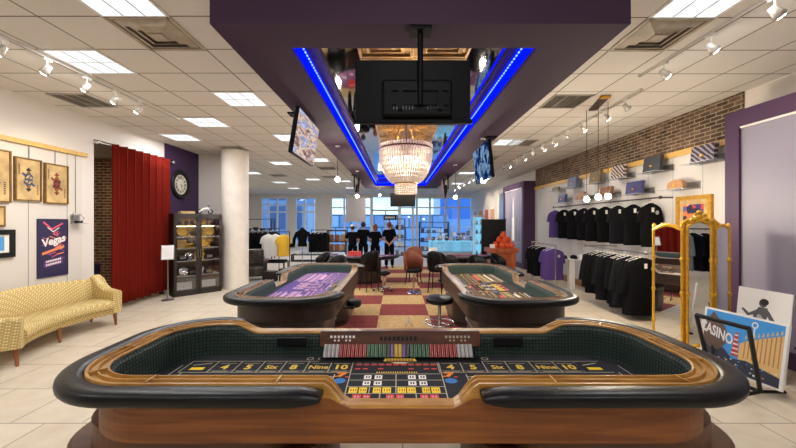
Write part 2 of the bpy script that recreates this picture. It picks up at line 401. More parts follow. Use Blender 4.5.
for i in range(2):
    for j in range(20):
        cx, cy = TC-.255+i*ts, IY0+.3+j*ts
        if cy+ts/2 > IY1: continue
        for h, r, z in ((.235, .016, .018), (.155, .016, .014), (.075, .016, .02)):
            for sx in (-1, 1):
                tin.bx(cx+sx*h-r, cx+sx*h+r, cy-h-r, cy+h+r, ZI-.02-z, ZI-.02, 'tin_gold')
                tin.bx(cx-h+r, cx+h-r, cy+sx*h-r, cy+sx*h+r, ZI-.02-z, ZI-.02, 'tin_gold')
struct(tin.build('ceiling_tin', bevel=.006))
def led(pts, label):
    t = thing('led_strip', label, 'led strip', pts[0], 0, 'blue led strips in the ceiling recess')
    a, b = Vector(pts[0]), Vector(pts[1]); L = (b-a).length; n = (b-a).normalized()
    c_ = (b-a)/2; ax = abs(n.y) > .5; inw = (1 if a.x < 0 else -1) if ax else 0
    MB().box(c_-Vector((inw*.02, 0, 0 if ax else 0))+Vector((0, 0 if ax else .02, -.015)), (.008 if ax else L, L if ax else .008, .16), 'led_wash_blue').build('strip', t)  # tall glowing band stands in for blue light washing the recess wall
    m = MB(); k = int(L/.06)
    for i in range(k): 
        c = n*(L*i/k); m.box(c, (.012, .022, .010), 'led_bead')
    m.build('diode_row', t)['kind'] = 'stuff'
led(((IX0+.03, IY0+.02, 3.225), (IX0+.03, IY1-.02, 3.225)), 'blue led strip along the left inner wall of the purple ceiling recess')
led(((IX1-.03, IY0+.02, 3.225), (IX1-.03, IY1-.02, 3.225)), 'blue led strip along the right inner wall of the purple ceiling recess')
led(((IX0+.05, IY1-.02, 3.225), (IX1-.05, IY1-.02, 3.225)), 'blue led strip across the far end of the purple ceiling recess')
# ---------------------------------------------------------------- ceiling panels
def panel_light(first=[None]):
    t = thing('ceiling_light', 'x', 'ceiling light', (0, 0, CH), 0, 'fluorescent ceiling panels')
    f = MB(); h = .305
    for s in (-1, 1):
        f.bx(s*h-.014, s*h+.014, -h-.014, h+.014, -.012, 0, 'white_metal'); f.bx(-h, h, s*h-.014, s*h+.014, -.012, 0, 'white_metal')
    f.build('frame', t)
    MB().bx(-h+.012, h-.012, -h+.012, h-.012, -.006, -.001, 'panel_light').build('diffuser', t)
    l = MB()
    for x in (-.1, .1): l.bx(x-.006, x+.006, -h+.012, h-.012, -.012, -.006, 'white_metal')
    l.bx(-h+.012, h-.012, -.006, .006, -.012, -.006, 'white_metal')
    l.build('louver', t)
    return t
pl = panel_light()
lights = [(-2.44, 2.91, 'square lit ceiling panel at the top edge, left of the purple soffit'),
 (-3.67, 4.14, 'square lit ceiling panel next to the left track lights'),
 (-2.44, 5.39, 'square lit ceiling panel left of the soffit, second from the camera in its row'),
 (-3.67, 6.63, 'square lit ceiling panel in front of the round column, above the curtain end'),
 (-4.9, 7.83, 'square lit ceiling panel over the purple clock wall'),
 (-2.44, 7.85, 'square lit ceiling panel just behind the left hanging television'),
 (-2.44, 10.65, 'square lit ceiling panel behind the left hanging television, second one back'),
 (-3.8, 11.25, 'square lit ceiling panel right of the column top, nearer one'),
 (-5.7, 13.5, 'square lit ceiling panel touching the right side of the column top'),
 (-3.8, 15.5, 'square lit ceiling panel midway between column and soffit, far back'),
 (-5.7, 16.7, 'square lit ceiling panel far back right of the column'),
 (-5.9, 19.6, 'square lit ceiling panel far back above the left windows'),
 (-2.5, 16.2, 'square lit ceiling panel far back beside the soffit end, nearer one'),
 (-2.6, 19.4, 'square lit ceiling panel far back beside the soffit end, farther one'),
 (-8.2, 18.2, 'square lit ceiling panel farthest to the left behind the column'),
 (2.67, 2.93, 'square lit ceiling panel at the top edge, right of the purple soffit'),
 (2.67, 8.3, 'square lit ceiling panel beside the right hanging television'),
 (2.7, 13.5, 'square lit ceiling panel far back right of the soffit, nearer one'),
 (3.0, 17.2, 'square lit ceiling panel far back right of the soffit, farther one'),
 (-2.44, -.6, 'added unseen lit ceiling panel behind the camera on the left'), (2.67, -.6, 'added unseen lit ceiling panel behind the camera on the right'),  # panels from here on are unseen, added to help light the room
 (.1, -1.8, 'added unseen lit ceiling panel behind the camera in the middle'),
 (-4.3, .9, 'added unseen lit ceiling panel behind the sofa end of the shop'), (.15, .6, 'added unseen lit ceiling panel over the near end of the room')]
for i, (x, y, lb) in enumerate(lights):
    al = bpy.data.lights.new('panel_lamp', 'AREA'); al.shape = 'SQUARE'; al.size = .56; al.energy = 14; al.color = (.96, .975, 1)
    ao = bpy.data.objects.new('panel_lamp', al); COL.objects.link(ao); ao.location = (x, y, CH-.016)
    if i == 0: pl.location = (x, y, CH); pl['label'] = lb
    else: dup(pl, (x, y, CH), 0, lb)
# air vents
def vent(x, y, lb):
    t = thing('air_vent', lb, 'air vent', (x, y, CH), 0, 'square ceiling air diffusers'); h = .3
    m = MB()
    for s in (-1, 1):
        m.bx(s*h-.02, s*h+.02, -h-.02, h+.02, -.012, 0, 'vent_metal'); m.bx(-h, h, s*h-.02, s*h+.02, -.012, 0, 'vent_metal')
    m.build('frame', t)
    for r in (.26, .19, .12):
        q = MB(); R = r; r2 = r-.062
        v = [(-R, -R, -.004), (R, -R, -.004), (R, R, -.004), (-R, R, -.004), (-r2, -r2, -.03), (r2, -r2, -.03), (r2, r2, -.03), (-r2, r2, -.03)]
        q.add(v, [(i, (i+1) % 4, 4+(i+1) % 4, 4+i) for i in range(4)], 'vent_metal')
        q.build('cone', t)
    MB().bx(-.07, .07, -.07, .07, -.035, -.025, 'vent_metal').build('plate', t)
    MB().bx(-.28, .28, -.28, .28, -.003, -.001, 'vent_back').build('throat', t)
mat('vent_metal', rgb(176, 164, 146), .5, noise=.2, nscale=6); mat('vent_back', rgb(128, 116, 100), .8); mat('grille', rgb(176, 172, 164), .45, .2)
vent(-2.44, 3.53, 'square four-way ceiling air vent beside the top left light panel')
vent(2.67, 3.55, 'square four-way ceiling air vent beside the top right light panel')
def grille(x, y, lb):
    t = thing('return_grille', lb, 'air vent', (x, y, CH), 0, 'slatted ceiling return grilles'); h = .29
    m = MB()
    for s in (-1, 1):
        m.bx(s*h-.015, s*h+.015, -h-.015, h+.015, -.014, 0, 'grille'); m.bx(-h, h, s*h-.015, s*h+.015, -.014, 0, 'grille')
    m.build('frame', t); q = MB()
    for i in range(12): q.box((0, -.265+i*.048, -.006), (.56, .03, .003), 'grille', rx=.5)
    q.bx(-.1, -.085, -.28, .28, -.014, -.004, 'grille').bx(.085, .1, -.28, .28, -.014, -.004, 'grille')
    q.build('slat', t)
    MB().bx(-.28, .28, -.28, .28, -.002, -.001, 'vent_back').build('throat', t)
grille(2.67, 5.5, 'grey slatted ceiling grille right of the soffit, closest one')
grille(3.0, 8.35, 'grey slatted ceiling grille next to the light panel by the right television')
grille(-4.25, 9.0, 'grey slatted ceiling grille in front of the column')
grille(-2.5, 12.3, 'grey slatted ceiling grille left of the soffit, far back')
grille(-4.9, 14.2, 'grey slatted ceiling grille between the far left light panels')
grille(2.7, 10.4, 'grey slatted ceiling grille behind the right television')
grille(-2.9, 14.7, 'grey slatted ceiling grille near the far left end of the soffit')
grille(-4.95, 5.45, 'grey slatted ceiling grille by the left wall above the framed cards')
# tracks and spots
def track(x, y0, y1, lb):
    t = MB().bx(-.018, .018, y0-y1, 0, -.03, 0, 'white_metal').bx(-.006, .006, y0-y1, 0, -.034, -.03, 'vent_back')
    o = t.build('light_track', loc=(x, y1, CH)); tag(o, lb, 'light track')
track(-4.05, 1.5, 6.4, 'long white lighting track on the ceiling over the sofa side')
track(3.16, 1.5, 4.5, 'short white lighting track on the ceiling at top right')
track(3.5, 4.95, 11.6, 'long white lighting track in front of the brick wall')
track(3.1, 13.2, 20, 'far white lighting track towards the storefront on the right')
NSPOT = [0]
def spot(x, y, tx, tz, lb, on=True, e=40, real=True, glasscup=False, group='track spotlights'):
    t = thing('track_spotlight', lb, 'spotlight', (x, y, CH-.035), 0, group)
    dv = Vector((tx-x, .25, tz-(CH-.15))).normalized()
    MB().bx(-.02, .02, -.045, .045, -.025, 0, 'white_metal').cyl((0, 0, -.02), (0, 0, -.1), .008, 'white_metal', 8).build('stem', t)
    q = dv.to_track_quat('Z', 'Y'); c = Vector((0, 0, -.12))
    h = MB().lathe([(.0, -.05), (.028, -.045), (.034, 0), (.05, .055), (.048, .055), (.03, .0)], 'spot_shell', c, 16, axis=q); h.build('lamp_head', t)
    MB().lathe([(.02, .04), (.045, .05), (.036, .066), (0, .074)], 'spot_lens' if on else 'steel', c, 16, axis=q).build('lens', t)
    if on and real:
        p = Vector((x, y, CH-.035))+c+dv*.095
        lamp_spot('spot_beam', p, p+dv, e)
mat('spot_shell', rgb(222, 218, 210), .25, .3)
for i, (px, dz) in enumerate(((2, 0), (47, 0), (87, 0), (116, 0), (139, 0))):
    y = 345*4.05/(397.5-px)
    spot(-4.05, y, XL, 2.2, 'white spotlight on the left ceiling track, %s from the camera' % ORD[i], e=14)
for i, px in enumerate((775, 711, 664)):
    y = 345*3.16/(px-397.5)
    spot(3.16, y, XR, 2.3, ('white spotlight on the short top right track, %s from the camera' % ORD[i]), e=16)
for i, px in enumerate((626, 606, 583, 567, 554, 543, 533, 524, 516, 509, 503)):
    y = 345*3.5/(px-397.5)
    spot(3.5, y, XR, 2.2, 'small spotlight on the track facing the brick wall, %s from the camera' % ORD[i], on=(i in (1, 2, 4, 5, 7, 9)), e=14)
for i, y in enumerate((13.5, 14.3, 15.2, 16.3, 17.5, 19)):
    spot(3.1, y, XR, 2.2, 'small lit spotlight on the far right track, %s along it' % ORD[i], e=60)
# pendants
def pendant(x, y, zb, lb, ztop=CH, canopy=True, group='bare bulb pendants'):
    t = thing('pendant_bulb', lb, 'pendant lamp', (x, y, ztop), 0, group); z = zb-ztop
    MB().cyl((0, 0, 0), (0, 0, z+.09), .005, 'board_frame', 6).build('cord', t)
    MB().lathe([(.0, .1), (.022, .1), (.026, .05), (.02, .04)], 'steel', (0, 0, z), 12).build('socket', t)
    MB().ball((0, 0, z), .045, 'bulb_warm', 14).build('bulb', t)
    pl = bpy.data.lights.new('pendant_glow', 'POINT'); pl.energy = 18; pl.color = (1, .88, .7); pl.shadow_soft_size = .05
    po = bpy.data.objects.new('pendant_glow', pl); COL.objects.link(po); po.location = (x, y, zb-.08)
    if canopy: MB().lathe([(.0, 0), (.05, 0), (.045, -.02), (0, -.025)], 'white_metal', (0, 0, 0), 14).build('canopy', t)
cx, cy = 3.23, 5.55
ct = MB().box((0, 0, -.02), (.12, .62, .035), 'dark_wood').box((0, -.32, -.025), (.15, .07, .03), 'gold_paint'); tag(ct.build('lamp_board', loc=(cx, cy, CH), rz=-.25), 'dark wooden ceiling board holding three long pendant cords', 'ceiling mount')
pendant(cx-.05, cy+.25, 2.13, 'bare bulb pendant on the wooden ceiling board, left of the three', CH-.04, False)
pendant(cx, cy, 2.15, 'bare bulb pendant on the wooden ceiling board, middle of the three', CH-.04, False)
pendant(cx+.06, cy-.16, 2.15, 'bare bulb pendant on the wooden ceiling board, right of the three', CH-.04, False)
pendant(-1.06, 6.1, 2.5, 'bare bulb pendant hanging from the soffit just right of the left television', ZS)
pendant(-1.06, 9.1, 2.43, 'bare bulb pendant hanging from the soffit in front of the far left screen', ZS)
pendant(1.38, 5.55, 2.42, 'bare bulb pendant hanging from the soffit over the right television', ZS)
pendant(1.36, 8.1, 2.33, 'bare bulb pendant hanging from the soffit beyond the right television', ZS)
pendant(-.7, 13.6, 2.8, 'bare bulb pendant hanging near the far grey banner', ZS)
# alcove lamp
t = thing('alcove_downlight', 'small round downlight in the alcove behind the red curtain', 'ceiling light', (-7.0, 7.6, 3.4))
MB().lathe([(.0, -.01), (.14, -.01), (.15, 0)], 'bulb_warm', (0, 0, 0), 20).build('lens', t)
MB().lathe([(.14, -.015), (.17, -.012), (.17, 0)], 'white_metal', (0, 0, 0), 20).build('trim_ring', t)
# ================================================================== CRAPS TABLES
HL, HD, RC = 1.73, .47, .30
ZR, ZF = .93, .68
def ring_path(hl, hd, r, step=.03, carc=14):
    """rounded rectangle, counter-clockwise from the middle of the -y side: (x, y, nx, ny)"""
    out = []
    def line(a, b):
        n = max(1, int(math.dist(a, b)/step))
        dx, dy = (b[0]-a[0]), (b[1]-a[1]); L = math.hypot(dx, dy); nx, ny = dy/L, -dx/L
        for i in range(n): out.append((a[0]+dx*i/n, a[1]+dy*i/n, nx, ny))
    def arc(cx, cy, a0):
        for i in range(carc):
            a = a0+PI/2*i/carc; out.append((cx+r*math.cos(a), cy+r*math.sin(a), math.cos(a), math.sin(a)))
    line((0, -hd), (hl-r, -hd)); arc(hl-r, -hd+r, -PI/2)
    line((hl, -hd+r), (hl, hd-r)); arc(hl-r, hd-r, 0)
    line((hl-r, hd), (-hl+r, hd)); arc(-hl+r, hd-r, PI/2)
    line((-hl, hd-r), (-hl, -hd+r)); arc(-hl+r, -hd+r, PI)
    line((-hl+r, -hd), (0, -hd))
    return out
PATH = ring_path(HL, HD, RC)
def sm(t): t = max(0, min(1, t)); return t*t*(3-2*t)
STICK, BOX = (.27, .40), (1.14, 1.34)
def dipf(x, y):
    """0 where the rail is low, 1 where it is full height"""
    if abs(y) < HD-.001: return 1
    a, b = STICK if y < 0 else BOX
    return sm((abs(x)-a)/(b-a))
def sweep(mb, path, prof, m, closed=True, smooth=True, uvs=None, cap=False):
    """prof(x,y) -> list of (offset, z)"""
    rows = []
    for (x, y, nx, ny) in path: rows.append([(x+nx*o, y+ny*o, z) for o, z in prof(x, y)])
    n = len(rows); k = len(rows[0]); fs = []; uv = [] if uvs else None
    L = [0]
    for i in range(1, n+1):
        a, b = rows[i-1][0], rows[i % n][0]; L.append(L[-1]+math.dist(a, b))
    for i in range(n if closed else n-1):
        j = (i+1) % n
        for q in range(k-1):
            fs.append((i*k+q, j*k+q, j*k+q+1, i*k+q+1))
            if uvs:
                u0, u1 = L[i]/uvs, L[i+1]/uvs; z = [rows[a][b][2]/uvs for a, b in ((i, q), (j, q), (j, q+1), (i, q+1))]
                uv.append([(u0, z[0]), (u1, z[1]), (u1, z[2]), (u0, z[3])])
    mb.add([v for r in rows for v in r], fs, m, smooth, uv)
    if cap and not closed:
        mb.add(rows[0], [tuple(range(k))], m); mb.add(rows[-1], [tuple(range(k))[::-1]], m)
    return mb
def rrect(hl, hd, r, n=10): return [(a, b) for a, b, _, _ in ring_path(hl, hd, r, 9, n)][0:]
def fp(px, py):
    d = F*(CZ-.68)/(py-222); return ((px-397.5)*d/F-.02, d-2.32)
def layout(mb, line, num, wh='print_white', rd='print_red', ye='print_yellow', words=True, extra=False, orange='print_orange', blue='print_blue'):
    z = ZF+.0025
    def q(x0, x1, y0, y1, m): mb.quad((x0, y0, z), (x1, y0, z), (x1, y1, z), (x0, y1, z), m)
    def ln(a, b, m=line, w=.0035):
        v = Vector((b[0]-a[0], b[1]-a[1])); n = Vector((-v.y, v.x)).normalized()*w
        mb.quad((a[0]-n.x, a[1]-n.y, z), (b[0]-n.x, b[1]-n.y, z), (b[0]+n.x, b[1]+n.y, z), (a[0]+n.x, a[1]+n.y, z), m)
    def tx(s, x, y, size, m, sx=1, b=.004): mb.text(s, size, m, lambda a, c: (x+a, y+c, z+.0005), bold=b, sx=sx)
    nums = ['4', '5', 'Six', '8', 'Nine', '10']
    for gi, xs in enumerate(([-1.29, -1.116, -.946, -.784, -.60, -.437], [.37, .537, .714, .88, 1.076, 1.238])):
        for s, x in zip(nums, xs): tx(s, x, .215, .105 if len(s) < 3 else .088, num, 1.0 if len(s) < 3 else .85, .004 if len(s) < 3 else .002)
        ed = [xs[0]-.09]+[(xs[i]+xs[i+1])/2 for i in range(5)]+[xs[5]+.08]
        for e in ed: ln((e, .13), (e, .325))
        ln((ed[0]-(.2 if gi == 0 else 0), .325), (ed[-1]+(.2 if gi else 0), .325)); ln((ed[0]-(.2 if gi == 0 else 0), .13), (ed[-1]+(.2 if gi else 0), .13)); ln((ed[0], .155), (ed[-1], .155), line, .002)
        for x in xs: q(x-.055, x+.055, .142, .148, line); q(x-.06, x+.06, .282, .288, line)
        ex = ed[0]-.1 if gi == 0 else ed[-1]+.1
        q(ex-.05, ex+.05, .17, .215, ye); ln((ex-.1, .13), (ex-.1, .325)); ln((ex-.06, .25), (ex+.06, .29), line, .006)
    for i in range(5):
        for cx in (fp(311+i*11, 358)[0], fp(440+i*11, 358)[0]):
            y = .375; r = .024; N = 16
            for k in range(N):
                a, b = 2*PI*k/N, 2*PI*(k+1)/N
                ln((cx+r*math.cos(a), y+r*math.sin(a)), (cx+r*math.cos(b), y+r*math.sin(b)), line, .004)
    xl, xr = -.345, .285; c0 = -.03
    ln((xl, -.27), (xl-.012, .335)); ln((xr, -.27), (xr+.008, .335)); ln((xl, .3), (xr, .3), line, .002)
    for y in (.105, .01, -.083, -.172): ln((xl, y), (xr, y))
    ln((c0, .105), (c0, -.172)); ln((-.2, -.083), (-.2, -.172)); ln((.165, -.083), (.165, -.172)); ln((-.13, -.172), (-.13, -.27)); ln((.095, -.172), (.095, -.27))
    for i in range(11):
        x = -.328+i*.0555; q(x, x+.043, .25, .272, rd)
        if i in (0, 1, 3, 7, 9, 10): q(x, x+.038, .18, .2, rd)
        q(x+.003, x+.04, .283, .287, line)
    for i in range(18): q(-.17+i*.0165, -.17+i*.0165+.009, .118, .14, 'print_gold')
    for y in (.055, -.035):
        for a, b in ((-.25, -.2), (-.177, -.125), (.052, .105), (.126, .177)):
            q(a, b, y-.03, y+.03, wh); z2 = .0005
            for u in (.25, .6): mb.quad((a+.05*u, y-.014, z+z2), (a+.05*u+.01, y-.014, z+z2), (a+.05*u+.01, y+.014, z+z2), (a+.05*u, y+.014, z+z2), 'felt_black')
    for a, b in ((349, 357.5), (359, 367), (373, 381), (382.3, 391), (397.5, 406), (407, 415.7), (422, 430), (431.3, 440)):
        u, v = (a-397.5)*.00638-.02, (b-397.5)*.00638-.02; q(u, v, -.165, -.093, ye)
        for k in (.2, .5, .75): mb.quad((u+(v-u)*k, -.145, z+.0005), (u+(v-u)*k+.006, -.145, z+.0005), (u+(v-u)*k+.006, -.113, z+.0005), (u+(v-u)*k, -.113, z+.0005), 'print_brown')
    for a, b in ((352, 361), (362.3, 370), (386, 394.3), (396, 404), (420.5, 428.6), (430, 439)):
        u, v = (a-397.5)*.0061-.02, (b-397.5)*.0061-.02; q(u, v, -.24, -.185, rd)
        for k in (.25, .6): mb.quad((u+(v-u)*k, -.222, z+.0005), (u+(v-u)*k+.008, -.222, z+.0005), (u+(v-u)*k+.008, -.203, z+.0005), (u+(v-u)*k, -.203, z+.0005), 'print_pink')
    for px in (340.5, 450):
        x = fp(px, 378)[0]
        tx('7', x, .09, .085, orange, 1.5, .006)
        q(x-.055, x-.03, .06, .075, orange); q(x+.03, x+.055, .05, .065, 'print_red')
        N = 20; mb.add([(x+.042*math.cos(2*PI*k/N), 0+.038*math.sin(2*PI*k/N), z) for k in range(N)], [tuple(range(N))], blue)
    # gold emblem near the chip bank
    N = 24
    mb.add([(0+.075*math.cos(2*PI*k/N), .31+.034*math.sin(2*PI*k/N), z+.0008) for k in range(N)], [tuple(range(N))], 'print_gold')
    mb.add([(0+.06*math.cos(2*PI*k/N), .31+.026*math.sin(2*PI*k/N), z+.0012) for k in range(N)], [tuple(range(N))], 'print_brown')
    mb.quad((-.13, .312, z+.002), (.13, .312, z+.002), (.115, .345, z+.012), (-.115, .345, z+.012), 'print_gold')
    for i in range(9): mb.quad((-.105+i*.0235, .319, z+.0055), (-.088+i*.0235, .319, z+.0055), (-.088+i*.0235, .337, z+.011), (-.105+i*.0235, .337, z+.011), 'print_brown')
    mb.quad((-.05, .285, z+.0016), (.05, .285, z+.0016), (.05, .3, z+.0016), (-.05, .3, z+.0016), 'print_white')
    # player-side bands
    for sgn in (-1, 1):
        a, b = .46, 1.55
        for y in (.06, -.06, -.17, -.26, -.33): ln((sgn*a, y), (sgn*b, y), line, .004)
        ln((sgn*a, .1), (sgn*a, -.33)); ln((sgn*b, .13), (sgn*b, -.33)); ln((sgn*1.62, .25), (sgn*1.62, -.4)); ln((sgn*a, -.4), (sgn*1.62, -.4))
        if extra:
            for i in range(9): q(sgn*(a+.06+i*.11)-.03, sgn*(a+.06+i*.11)+.05, -.155, -.08, num)
            for y in (.085, -.04, -.24, -.31): q(min(sgn*.5, sgn*1.5), max(sgn*.5, sgn*1.5), y-.008, y+.008, line)
            q(min(sgn*.7, sgn*1.3), max(sgn*.7, sgn*1.3), -.03, .03, rd); q(min(sgn*.6, sgn*1.4), max(sgn*.6, sgn*1.4), -.23, -.2, wh); q(min(sgn*.55, sgn*1.5), max(sgn*.55, sgn*1.5), -.375, -.355, wh)
def craps(name, label, loc, rz, mats, scale=(1, 1, 1), words=True):
    t = thing(name, label, 'craps table', loc, rz, 'craps tables'); t.scale = scale
    rail, body, base, felt = mats['rail'], mats['body'], mats['base'], mats['felt']
    # chip rail with two grooves, dipping at the crew cut-outs
    def rp(x, y):
        f = dipf(x, y); z = ZR-(.125 if y < 0 else .07)*(1-f); g = .02*f; c = .006*(1-f)
        return [(-.006, z-.05), (-.006, z-.004), (0, z), (.006, z+c*.5), (.011, z-g+c), (.038, z-g+c), (.044, z+c), (.05, z+c), (.055, z-g+c), (.082, z-g+c), (.088, z+c*.5), (.1, z), (.104, z-.01), (.104, z-.075)]
    mb = sweep(MB(), PATH, rp, rail, smooth=False)
    for i, (x, y, nx, ny) in enumerate(PATH):
        if dipf(x, y) > .99 and i % 11 == 4 and (abs(abs(x)-HL) < .3 or i % 22 == 4):
            mb.box((x+nx*.047, y+ny*.047, ZR-.006), (.085, .009, .02), rail, math.atan2(ny, nx))
    mb.build('chip_rail', t)
    # padded armrests (two U shapes)
    n = len(PATH)
    for sgn in (1, -1):
        idx = [i for i in range(n) if PATH[i][0]*sgn > .01 and dipf(*PATH[i][:2]) > .97]
        if sgn < 0: idx = [i for i in idx]
        pts = [PATH[i] for i in idx]
        K = len(pts); J = 18; rows = []
        for a, (x, y, nx, ny) in enumerate(pts):
            e = min(a, K-1-a)*.03; sh = .4+.6*min(1, e/.12)**.6
            r = []
            for q in range(J):
                th = 2*PI*q/J; cc, ss = math.cos(th), math.sin(th)
                o = .162+.062*math.copysign(abs(cc)**.75, cc); z = ZR-.036+.041*math.copysign(abs(ss)**.75, ss)*sh
                if cc > 0: o = .162+(o-.162)*(.55+.45*sh)
                r.append((x+nx*o, y+ny*o, z))
            rows.append(r)
        m2 = MB().loft(rows, 'leather_black'); 
        m2.build('armrest_cushion', t)
    # rubber lined well
    def wp(x, y):
        f = dipf(x, y); z = ZR-(.125 if y < 0 else .07)*(1-f)-.03
        return [(-.036, ZF), (-.03, ZF+.03), (-.022, z-.02), (-.005, z+.02)]
    sweep(MB(), PATH, wp, mats['wall'], smooth=False, uvs=.026).build('well_lining', t)
    for s in (-1, 1):
        MB().bx(s*.86-.11, s*.86+.11, HD-.06, HD-.02, .77, .83, 'black').build('drop_panel', t)
    # felt
    fo = rrect(HL-.03, HD-.03, RC-.03)
    MB().prism(fo, ZF-.03, ZF, felt).build('felt', t)
    lm = MB(); layout(lm, mats['line'], mats['num'], words=words, rd=mats.get('red', 'print_red'), wh=mats.get('white', 'print_white'), extra=mats.get('extra', False), ye=mats.get('ye', 'print_yellow'), orange=mats.get('orange', 'print_orange'), blue=mats.get('blue', 'print_blue')); lm.build('felt_layout', t)
    # body: follows the low cut-outs
    bp = ring_path(1.76, .575, .42, .05, 14)
    def bprof(x, y):
        f = 1
        if abs(abs(y)-.575) < .001:
            a, b = STICK if y < 0 else BOX
            f = sm((abs(x)-a+.02)/(b-a))
        zt = .86-(.055 if y < 0 else 0)*(1-f)
        return [(-.05, .62), (0, .63), (0, zt), (-.02, zt)]
    bm_ = MB(); sweep(bm_, bp, bprof, body, smooth=False)
    bm_.add([(x, y, .63) for x, y, _, _ in bp], [tuple(range(len(bp)))], body)
    bm_.build('body', t)
    # lower trims and two pedestals with a projecting ledge
    for s in (-1, 1):
        m3 = MB(); cx = s*1.2
        # neck
        m3.prism([(cx+a, b) for a, b in rrect(.62, .48, .3)], .47, .64, base)
        ol = rrect(.77, .47, .36)
        rings = []
        for o, z in ((-.03, 0), (-.03, .08), (0, .1), (0, .43), (.02, .45), (.02, .47), (.0, .485)):
            rings.append([(cx+a*(1+o/.77), b*(1+o/.47), z) for a, b in ol])
        m3.loft(rings, base, smooth=False)
        m3.build('pedestal', t, bevel=0)
    # box side: chip bank board
    m4 = MB()
    m4.add([(-.64, HD-.045, .762), (.64, HD-.045, .762), (.64, HD-.012, .872), (-.64, HD-.012, .872), (-.64, HD+.03, .872), (.64, HD+.03, .872), (.64, HD-.02, .75), (-.64, HD-.02, .75)],
           [(0, 1, 2, 3), (3, 2, 5, 4), (4, 5, 6, 7), (7, 6, 1, 0), (1, 6, 5, 2), (0, 3, 4, 7)], 'board_wood')
    bb = m4.build('bank_board', t)
    def bpnt(x, v, h=.002): return (x, HD-.045+.033*v-h, .762+.11*v)
    def bq(x, v, w, hh, m): m5.quad(bpnt(x-w, v-hh), bpnt(x+w, v-hh), bpnt(x+w, v+hh), bpnt(x-w, v+hh), m)
    for x0, mt_ in ((-.55, 'print_white'), (.37, 'print_line')):
        m5 = MB()
        for i in range(7):
            bq(x0+i*.03, .62, .009, .08, mt_)
            if i in (1, 2, 4, 5): bq(x0+i*.03, .38, .007, .06, mt_)
        m5.build('dice_marking', bb)
    m5 = MB()
    for i in range(9): bq(-.15+i*.034, .5, .011, .14, 'black')
    m5.build('puck_slot', bb)
    MB().bx(-.62, .62, HD-.17, HD-.05, ZF+.001, ZF+.006, 'black').build('chip_tray', t)
    return t
near = dict(rail='rail_oak', body='body_wood', base='base_wood', felt='felt_black', wall='rubber_green', line='print_line', num='print_gold')
craps('craps_table', 'large black-felt craps table with black padded rail in the foreground', (.02, 2.32, 0), 0, near)
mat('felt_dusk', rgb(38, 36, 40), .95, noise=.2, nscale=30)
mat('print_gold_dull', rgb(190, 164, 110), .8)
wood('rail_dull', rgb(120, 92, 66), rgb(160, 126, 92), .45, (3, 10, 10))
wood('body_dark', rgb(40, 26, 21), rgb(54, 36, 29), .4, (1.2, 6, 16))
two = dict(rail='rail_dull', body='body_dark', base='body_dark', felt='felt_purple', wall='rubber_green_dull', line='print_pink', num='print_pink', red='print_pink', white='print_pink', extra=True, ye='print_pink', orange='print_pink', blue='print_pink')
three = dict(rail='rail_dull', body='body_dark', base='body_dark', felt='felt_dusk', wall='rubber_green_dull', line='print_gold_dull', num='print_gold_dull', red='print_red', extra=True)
ZF = .765
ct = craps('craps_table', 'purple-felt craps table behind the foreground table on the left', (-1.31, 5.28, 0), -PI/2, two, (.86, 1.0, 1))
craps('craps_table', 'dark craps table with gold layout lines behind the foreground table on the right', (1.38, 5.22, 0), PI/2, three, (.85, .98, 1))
ZF = .68
m = MB().bx(.55, .85, .6, .74, .60, .63, 'body_dark').lathe([(0, 0), (.08, 0), (.1, .03), (.1, .09), (.08, .1), (0, .1)], 'black', (.7, .72, .6), 16)
m.build('drink_holder', ct)
# ------------------------------------------------------------------ chip bank
chipc = {'white': rgb(214, 208, 210), 'red': rgb(172, 44, 32), 'green': rgb(44, 104, 66), 'black': rgb(42, 42, 44), 'purple': rgb(112, 84, 140), 'yellow': rgb(226, 184, 54)}
for k, c in chipc.items(): mat('chip_'+k, c, .45)
def chip_stack(col):
    mb = MB(); N = 24; a = Vector((0, .062, .078))
    for i in range(N):
        p, q = a*(i/N), a*((i+.84)/N)
        mm = 'chip_'+col
        mb.tube([p, p+a*.006, q], [.0135, .0142, .0142], mm, 12, cap=(i in (0, N-1)))
        for k in range(2):
            th = -PI/2+(k-.5)*1.0; w = Vector((math.cos(th), .78*math.sin(th), -.62*math.sin(th)))*.0145
            u = Vector((-math.sin(th), .78*math.cos(th), -.62*math.cos(th)))*.0011
            mb.quad(p+w-u, p+w+u, q+w+u, q+w-u, 'chip_white' if col != 'white' else 'chip_black')
    return mb
protos = {}
order = ['white']*4+['red']*7+['green']*5+['black']*1+['purple']*1+['yellow']*1
order = order + order[::-1]
cnt = {}
for i, c in enumerate(order):
    x = (i-18.5)*.0308+.004
    side = 'left' if i < 19 else 'right'
    key = (c, side); cnt[key] = cnt.get(key, 0)+1
    lb = '%s casino chip roll in the foreground bank, %s on the %s half' % (c, (ORD[cnt[key]-1]+' from the left'), side)
    loc = (x, 2.32+HD-.112, ZF+.018)
    if c not in protos:
        o = chip_stack(c).build('casino_chip_roll', loc=loc); protos[c] = o
    else:
        o = protos[c].copy(); COL.objects.link(o); o.location = loc
    tag(o, lb, 'casino chips', 'chips in the foreground bank')
